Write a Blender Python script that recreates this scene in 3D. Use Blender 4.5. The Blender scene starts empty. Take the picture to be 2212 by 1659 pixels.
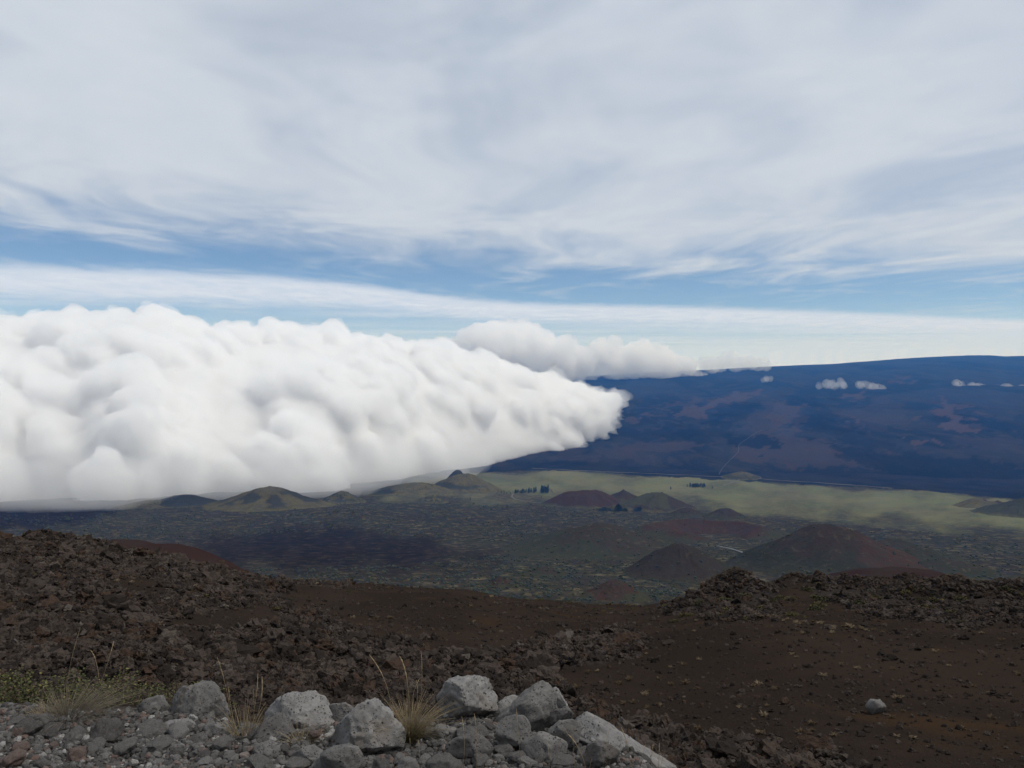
import bpy, bmesh, math, random
import numpy as np
from mathutils import Vector, Matrix

scene = bpy.context.scene
R = math.radians
EYE = 1.7                       # eye height over the roadside
F = 1703.0; CX = 1106.0; YH = 823.0   # tangent scale used to turn sight lines into places

# ------------------------------------------------------------------ camera
cam_data = bpy.data.cameras.new('camera')
cam_data.sensor_width = 36.0
cam_data.lens = 36.0 * F / 2212.0
cam_data.clip_start = 0.1
cam_data.clip_end = 200000.0
cam = bpy.data.objects.new('camera', cam_data)
scene.collection.objects.link(cam)
cam.location = (0, 0, EYE)
cam.rotation_euler = (R(90) - math.atan((829.5 - YH) / F), 0, 0)
scene.camera = cam

# ------------------------------------------------------------------ light
SUN_ELEV, SUN_AZ = R(57), R(98)      # azimuth clockwise from the viewing direction (+Y)
sl = bpy.data.lights.new('sun', 'SUN')
sl.energy = 2.3
sl.angle = R(11)
sl.color = (1.0, 0.96, 0.9)
sun = bpy.data.objects.new('sun', sl)
scene.collection.objects.link(sun)
sd = Vector((math.sin(SUN_AZ) * math.cos(SUN_ELEV), math.cos(SUN_AZ) * math.cos(SUN_ELEV), math.sin(SUN_ELEV)))
sun.rotation_euler = sd.to_track_quat('Z', 'Y').to_euler()
sun.location = (0, 0, 50)

vs = scene.view_settings
vs.view_transform = 'Standard'; vs.look = 'None'; vs.gamma = 1.0; vs.exposure = 0.0
vs.use_curve_mapping = False
cy = scene.cycles
cy.use_denoising = True
cy.max_bounces = 24
cy.volume_bounces = 22
cy.diffuse_bounces = 3
cy.transparent_max_bounces = 64
cy.use_adaptive_sampling = True
cy.adaptive_threshold = 0.02


class NT:
    """small helper to write node trees"""
    def __init__(self, tree):
        self.t = tree; self.n = tree.nodes; self.l = tree.links
    def put(self, sock, v):
        if isinstance(v, bpy.types.NodeSocket): self.l.new(v, sock)
        elif v is not None:
            if isinstance(v, tuple) and len(v) == 3 and sock.type == 'RGBA': v = (*v, 1.0)
            sock.default_value = v
    def add(self, kind, ins=None, **props):
        nd = self.n.new(kind)
        for k, v in props.items(): setattr(nd, k, v)
        for k, v in (ins or {}).items(): self.put(nd.inputs[k], v)
        return nd
    def m(self, op, a, b=None, c=None, clamp=False):
        nd = self.n.new('ShaderNodeMath'); nd.operation = op; nd.use_clamp = clamp
        self.put(nd.inputs[0], a)
        if b is not None: self.put(nd.inputs[1], b)
        if c is not None: self.put(nd.inputs[2], c)
        return nd.outputs[0]
    def ss(self, x, a, b, lo=0.0, hi=1.0):
        nd = self.add('ShaderNodeMapRange', interpolation_type='SMOOTHSTEP')
        for i, v in enumerate((x, a, b, lo, hi)): self.put(nd.inputs[i], v)
        return nd.outputs[0]
    def mix(self, f, a, b, mode='MIX'):
        nd = self.n.new('ShaderNodeMix'); nd.data_type = 'RGBA'; nd.blend_type = mode
        self.put(nd.inputs[0], f); self.put(nd.inputs[6], a); self.put(nd.inputs[7], b)
        return nd.outputs[2]
    def noise(self, vec, scale, detail=4.0, rough=0.55, dist=0.0, kind=None):
        nd = self.add('ShaderNodeTexNoise', {'Scale': scale, 'Detail': detail, 'Roughness': rough, 'Distortion': dist})
        if kind: nd.noise_type = kind
        if vec is not None: self.l.new(vec, nd.inputs['Vector'])
        return nd.outputs[0]
    def voro(self, vec, scale, feature='F1', out='Distance', rand=1.0):
        nd = self.add('ShaderNodeTexVoronoi', {'Scale': scale, 'Randomness': rand}, feature=feature)
        if vec is not None: self.l.new(vec, nd.inputs['Vector'])
        return nd.outputs[out]
    def xyz(self, x, y, z):
        return self.add('ShaderNodeCombineXYZ', {0: x, 1: y, 2: z}).outputs[0]
    def curve(self, x, pts, x0, x1, y0, y1):
        """piecewise curve through pts, inputs in x0..x1 and outputs in y0..y1"""
        fx = self.m('DIVIDE', self.m('SUBTRACT', x, x0), x1 - x0, clamp=True)
        nd = self.n.new('ShaderNodeFloatCurve')
        c = nd.mapping.curves[0]
        P = [((a - x0) / (x1 - x0), (b - y0) / (y1 - y0)) for a, b in pts]
        c.points[0].location = P[0]; c.points[1].location = P[-1]
        for p in P[1:-1]: c.points.new(*p)
        nd.mapping.update()
        self.l.new(fx, nd.inputs['Value'])
        return self.m('ADD', self.m('MULTIPLY', nd.outputs[0], y1 - y0), y0)


# ------------------------------------------------------------------ sky: clear air above, high sheet cloud in it
world = bpy.data.worlds.new('World'); scene.world = world
world.use_nodes = True
world.cycles.sampling_method = 'MANUAL'; world.cycles.sample_map_resolution = 512
world.node_tree.nodes.clear()
w = NT(world.node_tree)
BG = 0.10
sky = w.add('ShaderNodeTexSky', sky_type='NISHITA', sun_disc=False, sun_elevation=SUN_ELEV, sun_rotation=SUN_AZ,
            altitude=3000.0, air_density=1.0, dust_density=0.6, ozone_density=1.6)
tc = w.add('ShaderNodeTexCoord')
sp = w.add('ShaderNodeSeparateXYZ', {0: tc.outputs['Generated']})
dx, dy, dz = sp.outputs
zz = w.m('MAXIMUM', dz, 0.035)
U = w.m('DIVIDE', dx, zz); V = w.m('DIVIDE', dy, zz)
pl = w.xyz(U, V, 0.0)                                   # place on a flat cloud layer of unit height
rot = w.add('ShaderNodeMapping', {0: pl}, vector_type='POINT')
rot.inputs['Rotation'].default_value = (0, 0, R(10)); rot.inputs['Scale'].default_value = (0.9, 0.5, 1.0)
st = rot.outputs[0]                                     # the layer's fibres run away from the viewer
warp = w.add('ShaderNodeTexNoise', {'Scale': 0.55, 'Detail': 1.0, 'Vector': pl})
wv = w.add('ShaderNodeVectorMath', {0: warp.outputs['Color'], 1: (0.5, 0.5, 0.5)}, operation='SUBTRACT').outputs[0]
wsc = w.add('ShaderNodeVectorMath', {0: wv, 3: 1.1}, operation='SCALE').outputs[0]
stw = w.add('ShaderNodeVectorMath', {0: st, 1: wsc}, operation='ADD').outputs[0]
n_big = w.noise(stw, 0.55, 2.0, 0.5)
n_mid = w.noise(stw, 1.5, 3.0, 0.58)
n_fine = w.noise(stw, 4.2, 3.0, 0.62)
vA = w.curve(U, [(-6, 4.2), (-2.8, 5.0), (-1.4, 6.0), (0, 6.7), (1.8, 7.0), (3.0, 7.1), (8, 7.2)], -6, 8, 2, 9)
vA = w.m('ADD', vA, w.m('MULTIPLY', w.m('SUBTRACT', n_mid, 0.5), 3.8))
vA = w.m('ADD', vA, w.m('MULTIPLY', w.m('SUBTRACT', n_fine, 0.5), 1.6))
covA = w.ss(w.m('SUBTRACT', V, vA), -1.7, 1.5, 1.0, 0.0)
thin = w.ss(w.m('ADD', n_mid, w.m('MULTIPLY', n_big, 0.6)), 0.55, 0.95, 0.70, 1.0)
covA = w.m('MULTIPLY', covA, thin)
vB = w.curve(U, [(-8, 5.2), (-4.3, 6.55), (-2.2, 7.35), (0, 9.75), (2.4, 10.4), (5, 11.3), (9, 13.0)], -8, 9, 4, 14)
vB = w.m('ADD', vB, w.m('MULTIPLY', w.m('SUBTRACT', n_fine, 0.5), 0.9))
dB = w.m('SUBTRACT', V, vB)
covB = w.ss(dB, -0.25, 0.9, 0.0, 0.93)
tail = w.ss(dB, 1.8, 5.2, 1.0, 0.0)
n_far = w.noise(w.xyz(w.m('MULTIPLY', U, 0.12), w.m('MULTIPLY', V, 0.55), 3.0), 1.0, 2.0, 0.5)
tail = w.m('MAXIMUM', tail, w.ss(w.m('ADD', n_far, w.m('MULTIPLY', U, 0.02)), 0.35, 0.75, 0.05, 0.75))
covB = w.m('MULTIPLY', covB, tail)
haz = w.ss(dz, 0.0, 0.10, 0.48, 0.0)
stray = w.ss(n_mid, 0.47, 0.78, 0.04, 0.42)
colA = w.mix(w.ss(n_big, 0.34, 0.62), (0.53, 0.60, 0.70), (0.61, 0.665, 0.745))
colA = w.mix(w.ss(n_mid, 0.35, 0.7, 0.0, 0.8), colA, (0.59, 0.645, 0.73))
colA = w.mix(w.ss(n_fine, 0.35, 0.7, 0.0, 0.5), colA, (0.65, 0.695, 0.76))
colB = w.mix(w.ss(n_fine, 0.3, 0.7), (0.62, 0.70, 0.83), (0.72, 0.77, 0.87))
air = sky.outputs[0]
hsv = w.add('ShaderNodeHueSaturation', {'Saturation': 1.12, 'Value': 1.0, 'Color': air})
air = hsv.outputs[0]
def lum(c): return w.mix(1.0, c, (1 / BG, 1 / BG, 1 / BG), 'MULTIPLY')
c = w.mix(stray, air, lum(colA))
c = w.mix(haz, c, lum((0.75, 0.79, 0.86)))
c = w.mix(covB, c, lum(colB))
c = w.mix(covA, c, lum(colA))
bg = w.add('ShaderNodeBackground', {'Color': c, 'Strength': BG})
w.l.new(bg.outputs[0], w.add('ShaderNodeOutputWorld').inputs['Surface'])

# ------------------------------------------------------------------ numeric helpers
rng = np.random.default_rng(7)
random.seed(7)
_perm = rng.permutation(256); _perm = np.concatenate([_perm, _perm, _perm])
_grad = rng.normal(size=(256, 3)); _grad /= np.linalg.norm(_grad, axis=1)[:, None]

def perlin(p):
    """gradient noise, p is (n,3), result about -0.7..0.7"""
    p = np.asarray(p, float)
    i = np.floor(p).astype(np.int64); f = p - i
    u = f * f * f * (f * (f * 6 - 15) + 10)
    i &= 255
    res = 0
    for a in (0, 1):
        wa = u[:, 0] if a else 1 - u[:, 0]
        pa = _perm[i[:, 0] + a]
        for b in (0, 1):
            wb = wa * (u[:, 1] if b else 1 - u[:, 1])
            pb = _perm[pa + i[:, 1] + b]
            for d in (0, 1):
                g = _grad[_perm[pb + i[:, 2] + d]]
                dot = g[:, 0] * (f[:, 0] - a) + g[:, 1] * (f[:, 1] - b) + g[:, 2] * (f[:, 2] - d)
                res = res + wb * (u[:, 2] if d else 1 - u[:, 2]) * dot
    return res

def fbm(p, octs=4, gain=0.5, lac=2.07, ridged=False):
    s = 0; a = 1.0
    q = np.array(p, float)
    for k in range(octs):
        n = perlin(q + 17.3 * k)
        if ridged: n = 0.5 - np.abs(n) * 1.6
        s = s + a * n; a *= gain; q = q * lac
    return s

_ang = rng.uniform(0, 2 * np.pi, 256)
_g2x = np.cos(_ang).astype(np.float32); _g2y = np.sin(_ang).astype(np.float32)
_perm32 = _perm.astype(np.int32)

def perlin2(x, y):
    ix = np.floor(x); iy = np.floor(y)
    fx = (x - ix).astype(np.float32); fy = (y - iy).astype(np.float32)
    ix = ix.astype(np.int32) & 255; iy = iy.astype(np.int32) & 255
    u = fx * fx * fx * (fx * (fx * 6 - 15) + 10); v = fy * fy * fy * (fy * (fy * 6 - 15) + 10)
    p0 = _perm32[ix]; p1 = _perm32[ix + 1]
    def cor(p, oy, ox):
        h = _perm32[p + iy + oy]
        return _g2x[h] * (fx - ox) + _g2y[h] * (fy - oy)
    a = cor(p0, 0, 0); b = cor(p1, 0, 1); c_ = cor(p0, 1, 0); d = cor(p1, 1, 1)
    a = a + u * (b - a); c_ = c_ + u * (d - c_)
    return a + v * (c_ - a)

def fbm2(x, y, sc, octs=4, gain=0.5, seed=0.0, ridged=False):
    x = np.asarray(x, float) / sc + seed * 7.31 + 0.137; y = np.asarray(y, float) / sc - seed * 5.17 + 0.411
    s = 0; a = 1.0
    for k in range(octs):
        n = perlin2(x + 17.3 * k, y - 9.1 * k)
        if ridged: n = 0.5 - np.abs(n) * 1.6
        s = s + a * n; a *= gain; x = x * 2.07; y = y * 2.07
    return s

def sstep(x, a, b):
    t = np.clip((x - a) / (b - a), 0, 1)
    return t * t * (3 - 2 * t)

def softplus(x, k):
    return k * np.logaddexp(0, x / k)

def place(px, py, D):
    """point at forward distance D on the sight line of a photograph position"""
    return np.array([(px - CX) / F * D, D, EYE - (py - YH) / F * D])

def in_poly(x, y, poly):
    x = np.asarray(x, float); y = np.asarray(y, float)
    ins = np.zeros(x.shape, bool)
    n = len(poly)
    for k in range(n):
        x0, y0 = poly[k]; x1, y1 = poly[(k + 1) % n]
        cnd = ((y0 > y) != (y1 > y))
        with np.errstate(divide='ignore', invalid='ignore'):
            ins ^= cnd & (x < (x1 - x0) * (y - y0) / (y1 - y0 + 1e-12) + x0)
    return ins

C = scene.collection

def mesh_np(name, verts, faces, mat=None, smooth=True, parent=None, attrs=None):
    """faces: (n,3) or (n,4) array"""
    me = bpy.data.meshes.new(name)
    verts = np.asarray(verts, np.float32); faces = np.asarray(faces, np.int32)
    k = faces.shape[1]
    me.vertices.add(len(verts)); me.vertices.foreach_set('co', verts.ravel())
    me.loops.add(faces.size); me.loops.foreach_set('vertex_index', faces.ravel())
    me.polygons.add(len(faces))
    me.polygons.foreach_set('loop_start', np.arange(0, faces.size, k, dtype=np.int32))
    me.polygons.foreach_set('use_smooth', np.full(len(faces), smooth, bool))
    me.update(calc_edges=True)
    for an, av in (attrs or {}).items():
        av = np.asarray(av, np.float32)
        if av.ndim == 2:
            a = me.attributes.new(an, 'FLOAT_COLOR', 'POINT')
            a.data.foreach_set('color', np.concatenate([av, np.ones((len(av), 1), np.float32)], 1).ravel())
        else:
            a = me.attributes.new(an, 'FLOAT', 'POINT'); a.data.foreach_set('value', av.ravel())
    if mat: me.materials.append(mat)
    return link(name, me, parent)

def link(name, me, parent=None):
    o = bpy.data.objects.new(name, me); C.objects.link(o)
    if parent is not None: o.parent = parent
    return o

def tag(o, label=None, cat=None, group=None, kind=None):
    if label: o['label'] = label
    if cat: o['category'] = cat
    if group: o['group'] = group
    if kind: o['kind'] = kind
    return o

def grid_faces(nr, nc, wrap=False):
    i = np.arange(nr - 1)[:, None]; j = np.arange(nc - (0 if wrap else 1))[None, :]
    j2 = (j + 1) % nc
    return np.stack([i * nc + j, i * nc + j2, (i + 1) * nc + j2, (i + 1) * nc + j], -1).reshape(-1, 4)

def mat_new(name):
    m = bpy.data.materials.new(name); m.use_nodes = True
    m.node_tree.nodes.clear()
    return m, NT(m.node_tree)

def finish(nt, color, rough=0.9, bump=None, bdist=0.02, bstr=1.0, spec=0.25, **kw):
    p = nt.add('ShaderNodeBsdfPrincipled')
    nt.put(p.inputs['Base Color'], color); nt.put(p.inputs['Roughness'], rough)
    p.inputs['Specular IOR Level'].default_value = spec
    for k, v in kw.items(): nt.put(p.inputs[k], v)
    if bump is not None:
        b = nt.add('ShaderNodeBump', {'Strength': bstr, 'Distance': bdist, 'Height': bump})
        nt.l.new(b.outputs[0], p.inputs['Normal'])
    nt.l.new(p.outputs[0], nt.add('ShaderNodeOutputMaterial').inputs['Surface'])
    return p

def ico(sub):
    bm = bmesh.new(); bmesh.ops.create_icosphere(bm, subdivisions=sub, radius=1.0)
    v = np.array([q.co[:] for q in bm.verts]); f = np.array([[q.index for q in p.verts] for p in bm.faces])
    bm.free(); return v, f

ICO = {k: ico(k) for k in (1, 2, 3, 4, 5)}

# ------------------------------------------------------------------ terrain
def lerp_tab(x, tab):
    t = np.array(tab, float); return np.interp(x, t[:, 0], t[:, 1])

PLAIN = [(-4000, 780), (-600, -80), (0, -250), (600, -380), (1200, -480), (2200, -616), (3000, -700), (4000, -800), (5000, -880),
         (6000, -960), (7000, -1020), (8000, -1060), (9000, -1080), (10000, -1092), (12000, -1100), (36000, -1140)]

def z_plain(x, y):
    z = lerp_tab(y, PLAIN)
    far = sstep(np.hypot(x, y), 1200, 3500)
    z = z + far * (fbm2(x, y, 1900.0, 4, 0.5, 3.1) * 34 + fbm2(x, y, 260.0, 3, 0.5, 8.2) * 5.0)
    return z

def to_px(x, y, z):
    y = np.maximum(y, 1e-3)
    return CX + F * x / y, YH + F * (EYE - z) / y

def hit(px, py, zf, lo, hi, n=1500):
    """where the sight line meets a height field between two distances"""
    D = np.geomspace(lo, hi, n); x = (px - CX) / F * D
    z = zf(x, D); zr = EYE - (py - YH) / F * D
    k = np.argmax(z >= zr)
    if not (z >= zr).any(): k = n - 1
    return np.array([x[k], D[k], z[k]])

def wedge_angles(fine, half, coarse):
    a = np.arange(-half, half + 1e-6, fine)
    b = np.arange(half + coarse, 360 - half - coarse * 0.5, coarse)
    return np.radians(np.concatenate([a, b]))

def soft_poly(px, py, poly, wob=0.0, wsc=60.0, seed=1.0):
    """0/1 membership with an uneven edge"""
    p = np.array(poly); mg = wob * 1.2 + 2
    sel = (px > p[:, 0].min() - mg) & (px < p[:, 0].max() + mg) & (py > p[:, 1].min() - mg) & (py < p[:, 1].max() + mg)
    out = np.zeros(np.shape(px))
    x = px[sel]; y = py[sel]
    if wob and len(x):
        x, y = x + wob * fbm2(x, y * 2.2, wsc, 3, 0.55, seed), y + 0.4 * wob * fbm2(x, y * 2.2, wsc, 3, 0.55, seed + 5)
    if len(x): out[sel] = in_poly(x, y, poly)
    return out

# --- the saddle plain
TH = wedge_angles(0.16, 41, 6.0)
RR = np.concatenate([np.geomspace(420, 1700, 14)[:-1], np.geomspace(1700, 11500, 330), np.geomspace(12200, 35000, 12)])
tt, rr = np.meshgrid(TH, RR)
gx = rr * np.sin(tt); gy = rr * np.cos(tt)
gy = np.maximum(gy, -4000)
gz = z_plain(gx, gy)
ppx, ppy = to_px(gx, gy, gz)
front = gy > 100
GREEN = [(860, 1062), (900, 1040), (1000, 1028), (1060, 1022), (1100, 1023), (1180, 1020), (1230, 1017), (1350, 1026), (1372, 1031), (1480, 1028), (1560, 1030),
         (1640, 1042), (1700, 1049), (1780, 1050), (1850, 1059), (1950, 1060), (2000, 1063), (2100, 1073), (2230, 1085), (2600, 1110),
         (2600, 1190), (2230, 1165), (2000, 1150), (1700, 1122), (1500, 1112), (1300, 1100), (1000, 1092), (820, 1088)]
FOOT = [(-900, 900), (3000, 900), (3000, 1120), (2600, 1108), (2212, 1081), (2000, 1060), (1640, 1041), (1350, 1025), (1230, 1015), (1100, 1018), (1000, 1024), (800, 1010), (-900, 1010)]
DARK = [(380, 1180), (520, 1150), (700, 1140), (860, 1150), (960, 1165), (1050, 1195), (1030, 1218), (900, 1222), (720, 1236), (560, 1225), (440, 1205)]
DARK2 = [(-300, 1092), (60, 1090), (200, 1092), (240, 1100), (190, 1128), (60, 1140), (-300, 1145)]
def blurred(polys, wob, seed, n=6, spread=5.0):
    a = 0
    for k in range(n):
        ox, oy = np.random.default_rng(k + int(seed * 10)).normal(size=2) * (spread * 2.2, spread)
        m = 0
        for P in polys: m = np.maximum(m, soft_poly(ppx + ox, ppy + oy * 0.6, P, wob, 70.0, seed))
        a = a + m
    return a / n
green = np.where(front, blurred([GREEN], 26, 2.0, 6, 4.0), 0)
lowe = lerp_tab(ppx, [(820, 1088), (1300, 1100), (1700, 1125), (2230, 1168)])
green *= 1 - sstep(ppy + 30 * fbm2(ppx, ppy * 3, 110, 4, 0.6, 12.0), lowe - 42, lowe + 4)
green *= 0.62 + 0.5 * np.clip(0.5 + 1.3 * fbm2(ppx, ppy * 4, 120, 4, 0.6, 14.0), 0, 0.76)
green *= 1 - 0.85 * soft_poly(ppx, ppy, FOOT, 10, 40, 4.0)
foot = np.where(front, soft_poly(ppx, ppy, FOOT, 9, 40, 4.0), 0)
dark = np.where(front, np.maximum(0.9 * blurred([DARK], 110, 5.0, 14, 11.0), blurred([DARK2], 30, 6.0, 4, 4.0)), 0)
near = np.where(front, sstep(ppy + 14 * fbm2(ppx, ppy, 90, 3), 1195, 1255), 0)

def attr(nt, name):
    return nt.add('ShaderNodeAttribute', attribute_name=name).outputs['Fac']
def acol(nt, name):
    return nt.add('ShaderNodeAttribute', attribute_name=name).outputs['Color']

m_plain, n = mat_new('plain_scrub')
pos = n.add('ShaderNodeNewGeometry').outputs['Position']
na = n.noise(pos, 0.0022, 5, 0.6); nb = n.noise(pos, 0.011, 5, 0.65); nc = n.noise(pos, 0.045, 4, 0.7)
scrub = n.mix(n.ss(nb, 0.38, 0.62), (0.030, 0.022, 0.012), (0.050, 0.039, 0.020))
scrub = n.mix(n.ss(na, 0.42, 0.6, 0.0, 0.7), scrub, (0.036, 0.036, 0.02))
spot = n.ss(nc, 0.48, 0.56)
scrub = n.mix(n.m('MULTIPLY', spot, 0.85), scrub, (0.016, 0.019, 0.012))
pale = n.ss(n.noise(pos, 0.02, 6, 0.72, 0.6), 0.52, 0.62)
scrub = n.mix(n.m('MULTIPLY', pale, 0.75), scrub, (0.125, 0.102, 0.056))
scrub = n.mix(n.ss(n.noise(pos, 0.006, 5, 0.7, 0.8), 0.5, 0.62, 0.0, 0.65), scrub, (0.03, 0.024, 0.02))
grass = n.mix(n.ss(na, 0.35, 0.65), (0.132, 0.124, 0.062), (0.106, 0.114, 0.052))
grass = n.mix(n.ss(nb, 0.45, 0.72, 0.0, 0.8), grass, (0.14, 0.115, 0.055))
grass = n.mix(n.ss(nc, 0.55, 0.68, 0.0, 0.6), grass, (0.055, 0.065, 0.03))
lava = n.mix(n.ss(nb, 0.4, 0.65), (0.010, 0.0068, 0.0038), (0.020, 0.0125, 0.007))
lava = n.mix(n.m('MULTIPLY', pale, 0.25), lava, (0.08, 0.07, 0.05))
flow = n.mix(n.ss(na, 0.4, 0.6), (0.011, 0.011, 0.012), (0.02, 0.018, 0.018))
c = n.mix(attr(n, 'green'), scrub, grass)
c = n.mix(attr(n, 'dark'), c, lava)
c = n.mix(attr(n, 'foot'), c, flow)
finish(n, c, 0.95, bump=nc, bdist=6.0, bstr=0.5, spec=0.0)
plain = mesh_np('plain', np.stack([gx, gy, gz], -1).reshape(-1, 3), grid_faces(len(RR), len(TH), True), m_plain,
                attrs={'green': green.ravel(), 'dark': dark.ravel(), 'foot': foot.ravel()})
tag(plain, kind='structure')

# --- the broad volcano beyond
RIDGE = [(-1500, -0.038), (600, -0.014), (900, -0.004), (1150, 0.003), (1270, 0.0065), (1400, 0.0105), (1500, 0.0135), (1650, 0.018), (1800, 0.0217), (1900, 0.0262),
         (2000, 0.0302), (2090, 0.0329), (2140, 0.0327), (2170, 0.0312), (2212, 0.0318), (2600, 0.031), (3200, 0.012), (4200, -0.02)]
XA = np.tan(np.radians(np.arange(-46, 50, 0.17)))
TT = np.concatenate([np.linspace(0, 1, 190), np.linspace(1.02, 1.12, 4)])
xa, tq = np.meshgrid(XA, TT)
mpx = CX + F * xa
Dr = lerp_tab(mpx, [(-1500, 24000), (600, 26000), (1300, 27500), (2212, 30500), (4200, 33000)])
D0 = lerp_tab(mpx, [(-1500, 10200), (1000, 10000), (2212, 8600), (4200, 8000)])
zr_ = Dr * lerp_tab(mpx, RIDGE) + EYE
z0 = lerp_tab(D0, PLAIN) - 26
my = D0 + (Dr - D0) * tq
mx = xa * my
s_ = np.clip(tq, 0, 1)
mz = z0 + (zr_ - z0) * (0.08 * s_ ** 0.6 + 0.92 * s_ ** 1.12) - np.maximum(tq - 1, 0) * 1700
mz += (fbm2(mx, my, 2600, 5, 0.5, 2.2) * 60 + fbm2(mx, my, 420, 3, 0.5, 6.6) * 14) * sstep(tq, 0.02, 0.2) * (1 - 0.75 * sstep(tq, 0.9, 1.0))
mz += 9 * np.maximum(fbm2(mx, my, 520, 3, 0.6, 9.9), 0) * sstep(tq, 0.97, 1.0)
qx, qy = to_px(mx, my, mz)
def c8(P): return [(1097 + a * 0.504, 631 + b * 0.504) for a, b in P]
BROWN = [(1.0, [(720, 520), (830, 480), (960, 430), (1080, 410), (1105, 440), (1000, 460), (900, 490), (850, 530), (740, 545)]),
         (0.75, [(1170, 490), (1230, 480), (1250, 510), (1300, 530), (1290, 555), (1240, 580), (1180, 585), (1130, 560)]),
         (1.15, [(1810, 500), (1900, 510), (1930, 515), (1980, 560), (2035, 600), (2030, 612), (1940, 600), (1870, 580), (1890, 545)]),
         (1.0, [(1430, 455), (1530, 415), (1560, 428), (1490, 462)]), (1.2, [(1730, 640), (1840, 630), (1865, 655), (1770, 660)]),
         (0.8, [(1620, 378), (1690, 360), (1705, 390), (1640, 395)]), (1.2, [(1470, 560), (1530, 558), (1535, 568), (1500, 576)]),
         (0.9, [(1725, 530), (1785, 528), (1780, 556), (1740, 552)]), (0.9, [(1800, 445), (1870, 460), (2005, 510), (1940, 507), (1850, 480)]),
         (0.55, [(950, 680), (1100, 600), (1200, 600), (1380, 640), (1430, 690), (1500, 715), (1570, 740), (1300, 752), (1000, 720)]),
         (0.5, [(430, 650), (600, 645), (900, 640), (700, 682), (450, 695)]), (0.8, [(480, 540), (580, 516), (600, 545), (500, 562)]),
         (0.9, [(1550, 680), (1650, 675), (1640, 690), (1570, 690)]), (0.4, [(1000, 600), (1080, 480), (1180, 470), (1200, 590)]),
         (0.35, [(1400, 520), (1650, 440), (1750, 560), (1500, 620)]), (0.35, [(60, 700), (400, 660), (700, 720), (300, 740)]),
         (0.5, [(620, 490), (800, 455), (820, 470), (700, 505)]), (0.3, [(1900, 620), (2212, 620), (2212, 680), (1900, 660)]),
         (0.6, [(2170, 590), (2230, 585), (2230, 610), (2190, 606)])]
BLACK = [(0.8, [(870, 500), (1000, 470), (1080, 490), (1000, 540), (880, 552)]), (1.0, [(920, 620), (1130, 628), (1155, 650), (1080, 680), (920, 672)]),
         (0.8, [(1360, 645), (1700, 690), (2260, 740), (2260, 890), (1850, 800), (1500, 750)]), (0.6, [(1200, 430), (1330, 470), (1500, 600), (1700, 680), (1550, 690), (1300, 600), (1180, 590), (1300, 550)]),
         (0.7, [(420, 600), (700, 575), (1000, 570), (900, 620), (430, 640)]), (0.6, [(1890, 520), (2240, 540), (2240, 600), (2050, 610), (1960, 540)]), (0.5, [(100, 720), (700, 735), (900, 775), (300, 760)])]
brown = np.zeros_like(mz); black = np.zeros_like(mz)
for k, (a, P) in enumerate(BROWN): brown = np.maximum(brown, a * soft_poly(qx, qy, c8(P), 46, 45.0, 3.0 + k))
for k, (a, P) in enumerate(BLACK): black = np.maximum(black, a * soft_poly(qx, qy, c8(P), 56, 60.0, 33.0 + k))
m_mt, n = mat_new('old_lava_flows')
pos = n.add('ShaderNodeNewGeometry').outputs['Position']
mp = n.add('ShaderNodeMapping', {0: pos}); mp.inputs['Scale'].default_value = (1.0, 0.42, 0.3); mp.inputs['Rotation'].default_value = (0, 0, R(-14))
na = n.noise(mp.outputs[0], 0.0006, 6, 0.62, 0.8); nb = n.noise(mp.outputs[0], 0.0021, 7, 0.68, 1.2); nc = n.noise(pos, 0.012, 4, 0.6)
c = n.mix(n.ss(na, 0.44, 0.56), (0.011, 0.011, 0.011), (0.022, 0.020, 0.018))
c = n.mix(n.ss(nb, 0.5, 0.62, 0.0, 0.75), c, (0.034, 0.027, 0.019))
c = n.mix(n.m('MULTIPLY', attr(n, 'brown'), n.ss(nb, 0.25, 0.5, 0.55, 0.95)), c, (0.052, 0.034, 0.024))
c = n.mix(n.m('MULTIPLY', attr(n, 'black'), 0.8), c, (0.004, 0.0045, 0.005))
c = n.mix(n.ss(nc, 0.45, 0.75, 0.0, 0.25), c, (0.03, 0.028, 0.022))
finish(n, c, 0.95, bump=nc, bdist=12.0, bstr=0.35, spec=0.0)
mountain = mesh_np('mountain', np.stack([mx, my, mz], -1).reshape(-1, 3), grid_faces(len(TT), len(XA)), m_mt,
                   attrs={'brown': brown.ravel(), 'black': black.ravel()})
tag(mountain, kind='structure')
from_mt = (mx, my, mz)

def z_mount(x, y):
    """height of the volcano's lower flank, by the same law as its mesh"""
    xa_ = x / y; p_ = CX + F * xa_
    Dr_ = lerp_tab(p_, [(-1500, 24000), (600, 26000), (1300, 27500), (2212, 30500), (4200, 33000)])
    D0_ = lerp_tab(p_, [(-1500, 10200), (1000, 10000), (2212, 8600), (4200, 8000)])
    t_ = np.clip((y - D0_) / (Dr_ - D0_), 0, 1)
    zr2 = Dr_ * lerp_tab(p_, RIDGE) + EYE; z02 = lerp_tab(D0_, PLAIN) - 26
    z_ = z02 + (zr2 - z02) * (0.08 * t_ ** 0.6 + 0.92 * t_ ** 1.12)
    z_ = z_ + (fbm2(x, y, 2600, 5, 0.5, 2.2) * 60 + fbm2(x, y, 420, 3, 0.5, 6.6) * 14) * sstep(t_, 0.02, 0.2)
    return np.where(y >= D0_, z_, -5000.0)

def z_far(x, y): return np.maximum(z_plain(x, y), z_mount(x, np.maximum(y, 1.0)))

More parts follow.
